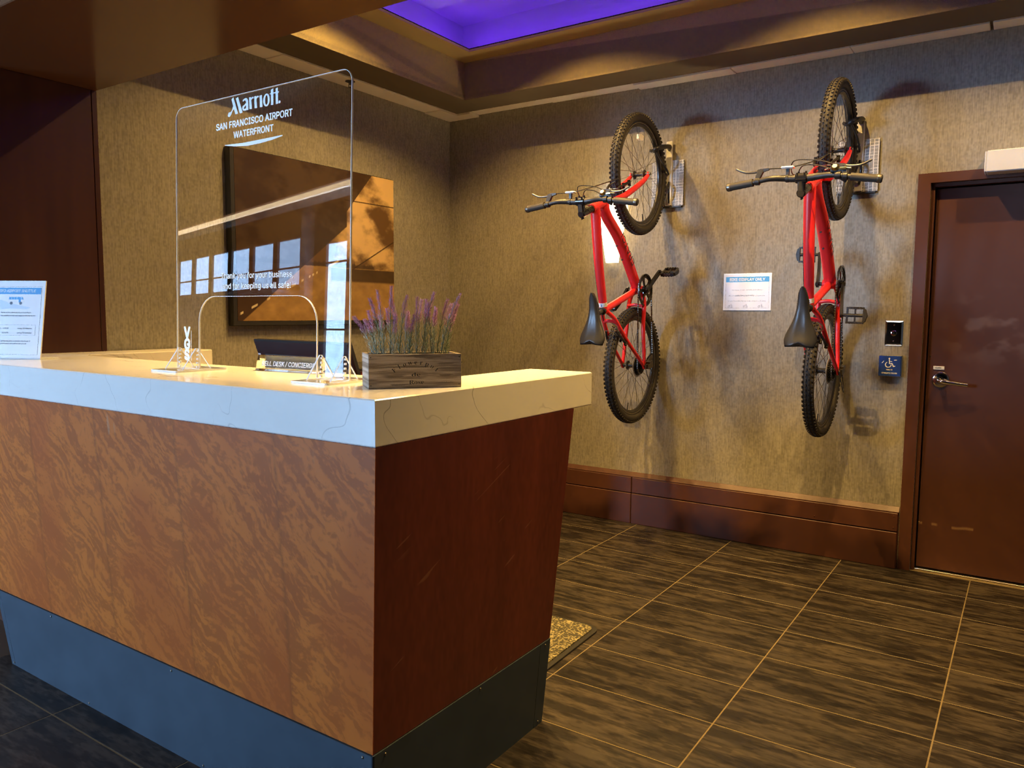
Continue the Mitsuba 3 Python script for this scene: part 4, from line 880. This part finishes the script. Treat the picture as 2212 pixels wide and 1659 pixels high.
hubf = lathe([(0, -.056), (.005, -.056), (.005, -.050), (.010, -.049), (.011, -.036), (.0235, -.033), (.0235, -.029), (.012, -.025), (.0105, 0), (.012, .025), (.0235, .029), (.0235, .033), (.011, .036), (.010, .049), (.005, .050), (.005, .056), (0, .056)], (0, 0, 0), (1, 0, 0), 28)
hubr = lathe([(0, -.072), (.005, -.072), (.005, -.062), (.012, -.060), (.012, -.040), (.0265, -.036), (.0265, -.032), (.014, -.028), (.0125, -.005), (.014, .016), (.0265, .019), (.0265, .023), (.016, .025), (.016, .060), (.005, .062), (.005, .072), (0, .072)], (0, 0, 0), (1, 0, 0), 28)
skew = cat(cyl((.056, 0, 0), (.066, 0, 0), .0085, sides=14, c=.001), cyl((-.056, 0, 0), (-.066, 0, 0), .0085, sides=14, c=.001))
skewr = cat(cyl((.072, 0, 0), (.080, 0, 0), .0085, sides=14, c=.001), cyl((-.072, 0, 0), (-.080, 0, 0), .0085, sides=14, c=.001))
valve = tube([(0, .262, 0), (0, .222, 0)], [.003, .0032, .0036, .0025], 8)
ply_ = {k: mikit.ply(m, b, smooth=s) for k, m, b, s in (('tire', tire, 'm_rubber', 40), ('tread', tread, 'm_rubber', False), ('rim', rimm, 'm_rim', 35), ('line', riml, 'm_rim_line', 35), ('hubf', hubf, 'm_black', 40), ('hubr', hubr, 'm_black', 40), ('skew', skew, 'm_dark_steel', 35), ('skewr', skewr, 'm_dark_steel', 35), ('valve', valve, 'm_black', 40))}
for w, hub, hb_, fl, va in (('front_wheel', FH, 'hubf', (-.031, .031), PI * 1.08), ('rear_wheel', RH, 'hubr', (-.034, .021), PI * .6 if False else 2.9)):
    Lw = tr(hub)
    for nm, k in (('__tire', 'tire'), ('__tread', 'tread'), ('__rim', 'rim'), ('__rim_line', 'line'), ('__hub', hb_), ('__axle_nut', 'skew' if w[0] == 'f' else 'skewr')):
        part(w + nm, None, None, L=Lw, ply=ply_[k])
    part(w + '__valve', None, None, L=Lw @ rot_s(va), ply=ply_['valve'])
    base = {}
    for i in range(32):
        side, lead = i % 2, (i // 2) % 2
        if (side, lead) not in base:
            off = (2 * PI / 32) * 5.5 * (1 if lead else -1); s_ = fl[side]
            base[side, lead] = mikit.ply(tube([(s_, .0225 * math.cos(off), .0225 * math.sin(off)), (s_ * .1, .264, 0)], .0011, 5, caps=False), 'm_dark_steel', smooth=True)
        part(w + '__spoke', None, None, L=Lw @ rot_s(2 * PI * i / 32 + .05), ply=base[side, lead])
# drivetrain -------------------------------------------------
CH = .047
def sprocket(R, n, s0_, s1_, hole):
    P = []
    for k in range(n):
        for da, r in ((-.5, R - .0035), (-.22, R - .0035), (-.1, R + .0022), (.1, R + .0022), (.22, R - .0035)):
            a = 2 * PI * (k + da) / n; P.append((r * math.cos(a), r * math.sin(a)))
    poly = Polygon(P).difference(Polygon([(hole * math.cos(t), hole * math.sin(t)) for t in np.linspace(0, 2 * PI, 40)[:-1]]))
    return place(extrude(poly, s1_ - s0_), (s0_, 0, 0), Y, Z, X)
CRANK = []
def cpart(name, mesh, m, smooth=False, label=None): CRANK.append((name, mikit.ply(mesh, m, smooth=smooth), label))
spider = Polygon([(.084 * math.cos(t), .084 * math.sin(t)) for t in np.linspace(0, 2 * PI, 60)[:-1]])
for k in range(5):
    a = 2 * PI * (k + .5) / 5
    w_ = Polygon([(r * math.cos(a + d), r * math.sin(a + d)) for r, d in ((.028, -.28), (.034, .0), (.028, .28), (.050, .40), (.068, .42), (.071, 0), (.068, -.42), (.050, -.40))]).buffer(.002)
    spider = spider.difference(w_)
cpart('crankset__chainring', cat(sprocket(.089, 44, CH - .0015, CH + .0015, .070), place(extrude(spider, .005), (CH - .002, 0, 0), Y, Z, X), lathe([(.084, CH + .004), (.0935, CH + .004), (.0935, CH + .007), (.084, CH + .007)], (0, 0, 0), (1, 0, 0), 60, closed=True), cyl((.03, 0, 0), (CH + .012, 0, 0), .020, sides=24, c=.002)), 'm_black_gloss', False, 'black chainring with guard ring')
for sg in (-1, 1):
    arm = hull([(sg * x, sg * f, u) for x, f, u in [(CH + .008 + e, 0 + .018 * math.cos(t), .018 * math.sin(t)) for e in (0, .012) for t in np.linspace(0, 2 * PI, 14)[:-1]]] + [(sg * (CH + .010 + e), sg * (.06), u) for e in (0, .014) for u in (-.012, .012)])
    arm2 = hull([(sg * (CH + .010 + e), sg * .06, u) for e in (0, .014) for u in (-.012, .012)] + [(sg * (CH + .024 + e), sg * (.17 + .013 * math.cos(t)), .013 * math.sin(t)) for e in (0, .012) for t in np.linspace(0, 2 * PI, 14)[:-1]])
    cpart('crankset__crank_arm', cat(arm, arm2, cyl((sg * (CH + .018), 0, 0), (sg * (CH + .024), 0, 0), .010, sides=14)), 'm_black_gloss', 30)
cpart('crankset__spindle', cyl((-CH - .008, 0, 0), (CH + .008, 0, 0), .009, sides=14), 'm_black')
# platform pedal in its own axes: axle along +x, flat face normal to z
pp_ = [tube([(0, 0, 0), (.020, 0, 0), (.100, 0, 0)], [.0075, .0085, .008], 12)]
ped = cat(pp_[0], *[hull([(x, y + e, z) for x in (.016, .096) for e in (-.004, .004) for z in (-.0095, .0095)]) for y in (-.036, .036)], *[hull([(x + e, y, z) for e in (-.004, .004) for y in (-.036, .036) for z in (-.007, .007)]) for x in (.020,)],
          hull([(x, y, z) for x, y in ((.092, -.036), (.092, .036), (.104, -.030), (.104, .030), (.112, 0)) for z in (-.010, .010)]), *[hull([(x + e, y, z) for e in (-.003, .003) for y in (-.034, .034) for z in (-.005, .005)]) for x in (.056,)],
          *[chbox(x, x + .006, y - .0045, y + .0045, -.012, .012, 0) for x in (.030, .046, .062, .078) for y in (-.036, .036)])
pedr = cat(*[chbox(.036, .076, y - .0052 * 1, y + .0052, -.0055, .0055, .001) for y in (-.036, .036)])
PED, PEDR = mikit.ply(ped, 'm_black', smooth=False), mikit.ply(pedr, 'm_dark_steel', smooth=False)
cas = cat(*[sprocket(R, n, .029 + .0048 * k, .031 + .0048 * k, .016) for k, (R, n) in enumerate(((.057, 28), (.050, 24), (.044, 22), (.039, 20), (.035, 18), (.031, 16), (.027, 14)))])
part('rear_wheel__cassette', cas, 'm_black', False, 'black sprocket cluster')
part('rear_wheel__spoke_protector', lathe([(.014, .0255), (.066, .0245), (.067, .0262), (.014, .0272)], (0, 0, 0), (1, 0, 0), 40, closed=True), 'm_protector', False, 'clear round spoke protector')
dro = np.array([.068, -.006, -.030])
P1, P2 = np.array([.044, .012, -.078]), np.array([.044, .048, -.142])
part('derailleur', cat(hull([dro + np.array([x, f, u]) for x in (0, .018) for f, u in ((-.010, .012), (.014, .014), (.020, -.014), (-.012, -.016))]), hull([(x, f, u) for x in (.056, .086) for f, u in ((-.02, -.045), (.022, -.040), (.030, -.085), (-.006, -.092))]),
     *[hull([(s_, q[1] + .011 * math.cos(t), q[2] + .011 * math.sin(t)) for s_ in (s1, s1 + .002) for q in (P1, P2) for t in np.linspace(0, 2 * PI, 12)[:-1]]) for s1 in (.036, .050)]), 'm_dark_steel', 30)
for q in (P1, P2): part('derailleur__pulley', place(sprocket(.020, 11, -.0015, .0015, .004), q, X, Y, Z), 'm_black')
part('derailleur__cable_loop', tube([np.array([.070, .10, -.012]), np.array([.078, .0, .004]), np.array([.092, -.090, -.030]), np.array([.090, -.105, -.075]), np.array([.078, -.060, -.100]), np.array([.074, -.010, -.080])], .0022, 6, smooth_n=8), 'm_black', 40)
# chain: links set along the loop
def arc(c, R, a0_, a1_, n): return [(c[1] + R * math.cos(t), c[2] + R * math.sin(t)) for t in np.linspace(a0_, a1_, n)]
loop = arc(RH, .0445, PI * .56, PI * 1.38, 10) + arc(P1, .020, .6, -1.2, 5)[::1] + arc(P2, .020, PI * 1.05, PI * 1.62, 5) + arc(BB, .089, -PI * .46, PI * .55, 26)
ls = LineString(loop + loop[:1]); L_ = ls.length; nl = int(L_ / .0127); CVs = []
for k in range(nl):
    a, b = ls.interpolate(L_ * k / nl), ls.interpolate(L_ * (k + .80) / nl); d = np.array([b.x - a.x, b.y - a.y]); d /= np.linalg.norm(d); nrm = np.array([-d[1], d[0]])
    sc = CH if k % 2 else CH
    hw = .0036 if k % 2 else .0026
    m0 = np.array([(a.x + b.x) / 2, (a.y + b.y) / 2]); hl = .0062
    CVs.append(hull([(sc - (CH - .044) * 0 + s_ * hw, *(m0 + d * hl * p_ + nrm * q_ * .0042)) for s_ in (-1, 1) for p_, q_ in ((-1, -.6), (-1, .6), (0, -1), (0, 1), (1, -.6), (1, .6))]))
part('chain', cat(*CVs), 'm_dark_steel', False, 'dark chain')

for bi, (xb, zb, tilt, ca, pang, pangl, lab) in enumerate(((1.652, 1.042, .0125, math.radians(-50), math.radians(62), math.radians(100), 'red bicycle hanging upright from the wall rack in front of the lit wall lamp'),
                                                      (2.704, 1.062, .024, math.radians(154), math.radians(5), math.radians(0), 'red bicycle hanging upright from the wall rack between the paper notice and the door'))):
    key = num('bicycle'); tag(key, lab, 'bicycle')
    M = np.eye(4); M[:3, 0] = (math.cos(tilt), 0, -math.sin(tilt)); M[:3, 1] = (math.sin(tilt), 0, math.cos(tilt)); M[:3, 2] = (0, -1, 0); M[:3, 3] = (xb, -.362, zb)
    for nm, d, L, lb in PARTS:
        k = num(f'{key}__{nm}'); scene[k] = {**d, 'to_world': T4(M @ L)}
        if lb: tag(k, lb)
        if nm.endswith('tread'): tag(k, kind='stuff')
    Cm = tr(BB) @ rot_s(ca)
    for nm, d, lb in CRANK:
        k = num(f'{key}__{nm}'); scene[k] = {**d, 'to_world': T4(M @ Cm)}
        if lb: tag(k, lb)
    for sg, pa_ in ((1, pang), (-1, pangl)):
        e = Cm @ np.array([sg * (CH + .036), sg * .17, 0, 1]); P_ = np.eye(4); P_[:3, 0] = X * sg; P_[:3, 2] = (0, math.sin(pa_), math.cos(pa_)); P_[:3, 1] = np.cross(P_[:3, 2], P_[:3, 0]); P_[:3, 3] = e[:3]
        k = num(f'{key}__crankset__pedal'); scene[k] = {**PED, 'to_world': T4(M @ P_)}
        scene[k.replace('__crankset__pedal', '__crankset__pedal_reflector')] = {**PEDR, 'to_world': T4(M @ P_)}
    nt = {0: '1', 1: '01'}[bi]
    tx = text_poly(nt, .0125, bold=2); b_ = tx.bounds; tx = affinity.translate(affinity.rotate(tx, 180, origin=((b_[0] + b_[2]) / 2, (b_[1] + b_[3]) / 2)), -(b_[0] + b_[2]) / 2, -.006)
    tx = affinity.rotate(tx, 180, origin=(0, 0))
    d = mikit.ply(place(wrap(extrude(tx, .0005), .0231), nb + ttn * .0231, X, -ttd, ttn), 'm_blue')
    scene[f'{key}__frame__number'] = {**d, 'to_world': T4(M)}
    if bi == 0:
        rp = FH + np.array([0, .205 * math.cos(.05), .205 * math.sin(.05)])
        d = mikit.ply(hull([rp + np.array([x, f, u]) for x in (-.007, .009) for f, u in ((-.013, -.030), (.013, -.030), (-.017, 0), (.017, 0), (-.013, .030), (.013, .030))]), 'm_reflector')
        k = f'{key}__front_wheel__reflector'; scene[k] = {**d, 'to_world': T4(M)}; tag(k, 'white spoke reflector')

    # wall rack of this bicycle
    fh = M @ np.array([0, WB, 0, 1]); wx, wz = fh[0], fh[2]
    rk = num('wall_rack'); tag(rk, ('wall rack with patterned grey plate holding the bicycle in front of the wall lamp', 'wall rack with patterned grey plate holding the bicycle nearer the door')[bi], 'bike rack')
    px0 = (1.588, 2.655)[bi]; pxc = wx + .035
    add(rk + '__plate', chbox(px0, px0 + .205, -.0165, -.014, 1.992, 2.262, .0008), 'm_mapplate', label='grey plate printed with a street pattern')
    add(rk + '__backing', chbox(px0 + .002, px0 + .203, -.0138, -.0005, 1.994, 2.260, .001), 'm_black')
    add(rk + '__lip', chbox(px0 + .01, px0 + .195, -.020, -.0005, 1.982, 1.9915, .001), 'm_black')
    add(rk + '__post', chbox(pxc - .020, pxc + .020, -.026, -.0168, 1.995, 2.375, .003), 'm_grey_light', label='light grey upright')
    hk = catmull([(pxc, -.026, wz + .200), (wx + .048, -.055, wz + .205), (wx + .050, -.135, wz + .190), (wx + .030, -.196, wz + .172), (wx, -.190, wz + .160), (wx - .022, -.165, wz + .172)], 8)
    add(rk + '__hook', cat(tube(hk, [.012, .013, .014, .013, .011, .008], 14)), 'm_black', smooth=40, label='black rubber covered hook')
    add(rk + '__strap', tube([(wx + .022, -.190, wz + .158), (wx + .040, -.130, wz + .100), (wx + .040, -.070, wz + .070), (pxc, -.026, wz + .050)], .006, 8, smooth_n=6), 'm_black', smooth=40)
    ar = [(pxc + .004, -.028, wz - .12), (wx + .050, -.055, wz - .085), (wx + .052, -.062, wz - .040), (pxc + .004, -.028, wz + .0)]
    add(rk + '__tire_rest', tube(ar, .007, 10, smooth_n=8), 'm_black_gloss', smooth=40)

# ------------------------------------------------------------------ wall lamp
tag('wall_lamp', 'lit tapered wall lamp behind the first bicycle', 'wall lamp')
def shade(z0, z1, w0, w1, d0, d1):
    def ringz(z, w, d): return [(1.330 - w / 2, -.004, z), (1.330 - w / 2 * .92, -d * .62, z), (1.330 - w * .30, -d, z), (1.330 + w * .30, -d, z), (1.330 + w / 2 * .92, -d * .62, z), (1.330 + w / 2, -.004, z)]
    a, b = ringz(z0, w0, d0), ringz(z1, w1, d1); V = a + b; n = len(a); F = []
    for i in range(n - 1): F += [[i, i + 1, n + i + 1], [i, n + i + 1, n + i]]
    for i in range(1, n - 1): F.append([0, i + 1, i])
    m = trimesh.Trimesh(V, F, process=False)
    return m
sh = shade(1.664, 2.045, .078, .196, .060, .105)
if sh.face_normals[4][1] > 0: sh.invert()
add('wall_lamp__shade', sh, 'm_white', label='glowing cream glass shade', emitter={'type': 'area', 'radiance': rgb(SCONCE * SCONCE_POWER), 'sampling_weight': 0.8})
add('wall_lamp__bulb', trimesh.creation.icosphere(2, .022).apply_translation((1.330, -.05, 2.0)), 'm_white', smooth=True, emitter={'type': 'area', 'radiance': rgb(SCONCE * 600), 'sampling_weight': 0.5})
add('wall_lamp__back_plate', chbox(1.30, 1.36, -.0035, -.0005, 1.70, 1.95, .0005), 'm_satin')

# ------------------------------------------------------------------ paper notice
nx0, nx1, nz0, nz1 = 2.053, 2.331, 1.366, 1.580; NW, NH = nx1 - nx0, nz1 - nz0
def on_note(m, d): return place(m, (nx0, -.004 - d, nz0), X, Z, -Y)
tag('paper_notice', 'white framed notice reading bike display only on the wall between the bicycles', 'sign')
add('paper_notice__holder', chbox(nx0, nx1, -.004, -.0005, nz0, nz1, .001), 'm_acrylic_edge')
add('paper_notice__sheet', on_note(chbox(.008, NW - .008, .008, NH - .008, 0, .0005, 0), .0002), 'm_paper')
add('paper_notice__header', on_note(extrude(sbox(.014, NH - .050, NW - .014, NH - .020), .0003), .0008), 'm_sky_blue', label='blue header band')
add('paper_notice__header__lettering', on_note(extrude(affinity.translate(text_poly('BIKE DISPLAY ONLY', .0155, .205, bold=3), .036, NH - .0435), .0003), .0012), 'm_white')
bo_ = sbox(.014, .014, NW - .014, NH - .020); bo_ = bo_.difference(bo_.buffer(-.0006))
tl2 = [affinity.translate(text_poly(s, .0052, w, bold=bd_), x, y) for s, w, x, y, bd_ in (('To enjoy one of our Mountain Bikes', .178, .050, .116, 0), ('on our', .034, .032, .083, 0), ('BEAUTIFUL BAY PATH', .112, .070, .083, 3), ('please see', .052, .190, .083, 0), ('Front Desk for Rental Agreement and gear!', .218, .030, .052, 0))]
def bikeicon(cx):
    o = []
    for k in (0, .018):
        c = Polygon([(cx + k + .006 * math.cos(t), .022 + .006 * math.sin(t)) for t in np.linspace(0, 2 * PI, 18)]); o.append(c.difference(c.buffer(-.0012)))
    return union_all(o + [LineString([(cx, .022), (cx + .006, .031), (cx + .016, .031), (cx + .018, .022)]).buffer(.0007), LineString([(cx + .013, .036), (cx + .017, .035), (cx + .016, .031)]).buffer(.0007)])
add('paper_notice__print', on_note(extrude(union_all([bo_] + tl2 + [bikeicon(c) for c in (.034, .122, .210)]), .0003), .0008), 'm_ink')

# ------------------------------------------------------------------ key switch and door push plate
tag('key_switch', 'shiny metal wall plate with round key switch above the blue push plate', 'switch')
kx0, kx1, kz0, kz1 = 2.929, 3.014, 1.186, 1.316; kc = ((kx0 + kx1) / 2, (kz0 + kz1) / 2)
add('key_switch__plate', hull([(x, 0 - .0005, z) for x in (kx0, kx1) for z in (kz0, kz1)] + [(x, -.002, z) for x in (kx0, kx1) for z in (kz0, kz1)] + [(x, -.007, z) for x in (kx0 + .008, kx1 - .008) for z in (kz0 + .008, kz1 - .008)]), 'm_chrome')
add('key_switch__lock', cat(lathe([(.0135, .0), (.0145, .002), (.0130, .006), (.0085, .007), (.0085, .004), (0, .004)], (kc[0], -.007, kc[1]), (0, -1, 0), 28)), 'm_chrome', smooth=35)
add('key_switch__keyway', chbox(kc[0] - .0015, kc[0] + .0015, -.0113, -.0108, kc[1] - .005, kc[1] + .005, 0), 'm_ink_black')
for dz in (.042, -.042): add(num('key_switch__screw'), lathe([(0, .0025), (.003, .002), (.0042, 0), (0, 0)], (kc[0], -.007, kc[1] + dz), (0, -1, 0), 14), 'm_chrome', smooth=40)
tag('push_plate', 'blue square accessible door push plate beside the door frame', 'push plate')
ax0, ax1, az0, az1 = 2.911, 3.018, 1.025, 1.136
add('push_plate__box', chbox(ax0 + .004, ax1 + .002, -.030, -.0005, az0, az1, .003), 'm_satin')
add('push_plate__face', chbox(ax0, ax1 - .002, -.036, -.0303, az0 + .001, az1 - .003, .002), 'm_blue', label='blue plate')
def on_ada(p, d=.0004): return place(extrude(p, .0005), ((ax0 + ax1) / 2 - .002, -.0361, az0), X, Z, -Y)
whl = Polygon([(-.006 + .016 * math.cos(t), .062 + .016 * math.sin(t)) for t in np.linspace(PI * .62, PI * 2.0, 24)] + [(-.006 + .0115 * math.cos(t), .062 + .0115 * math.sin(t)) for t in np.linspace(PI * 2.0, PI * .62, 24)])
fig = union_all([whl, Polygon([(-.002 + .0045 * math.cos(t), .094 + .0045 * math.sin(t)) for t in np.linspace(0, 2 * PI, 18)]), LineString([(-.002, .090), (-.001, .068), (.012, .068), (.019, .053), (.025, .055)]).buffer(.0026), LineString([(-.001, .079), (.010, .079)]).buffer(.0022)])
wd = [affinity.translate(text_poly('PUSH TO', .0065, .030, bold=3), -.015, .032), affinity.translate(text_poly('OPERATE DOOR', .0070, .074, bold=2), -.037, .014)]
mk = [LineString([(-.036, .070), (-.028, .080)]).buffer(.0018), LineString([(.022, .086), (.033, .087)]).buffer(.0018)]
add('push_plate__symbol', on_ada(union_all([fig] + wd + mk)), 'm_white', label='white wheelchair symbol and words')

# ------------------------------------------------------------------ door operator
tag('door_operator', 'long pale grey automatic door operator box above the door', 'door operator')
add('door_operator__cover', chbox(3.345, 4.30, -.115, -.0135, 2.027, 2.128, .004), 'm_grey_light')
add('door_operator__end_cap', chbox(3.337, 3.3445, -.113, -.0135, 2.029, 2.126, .003), 'm_grey_light')
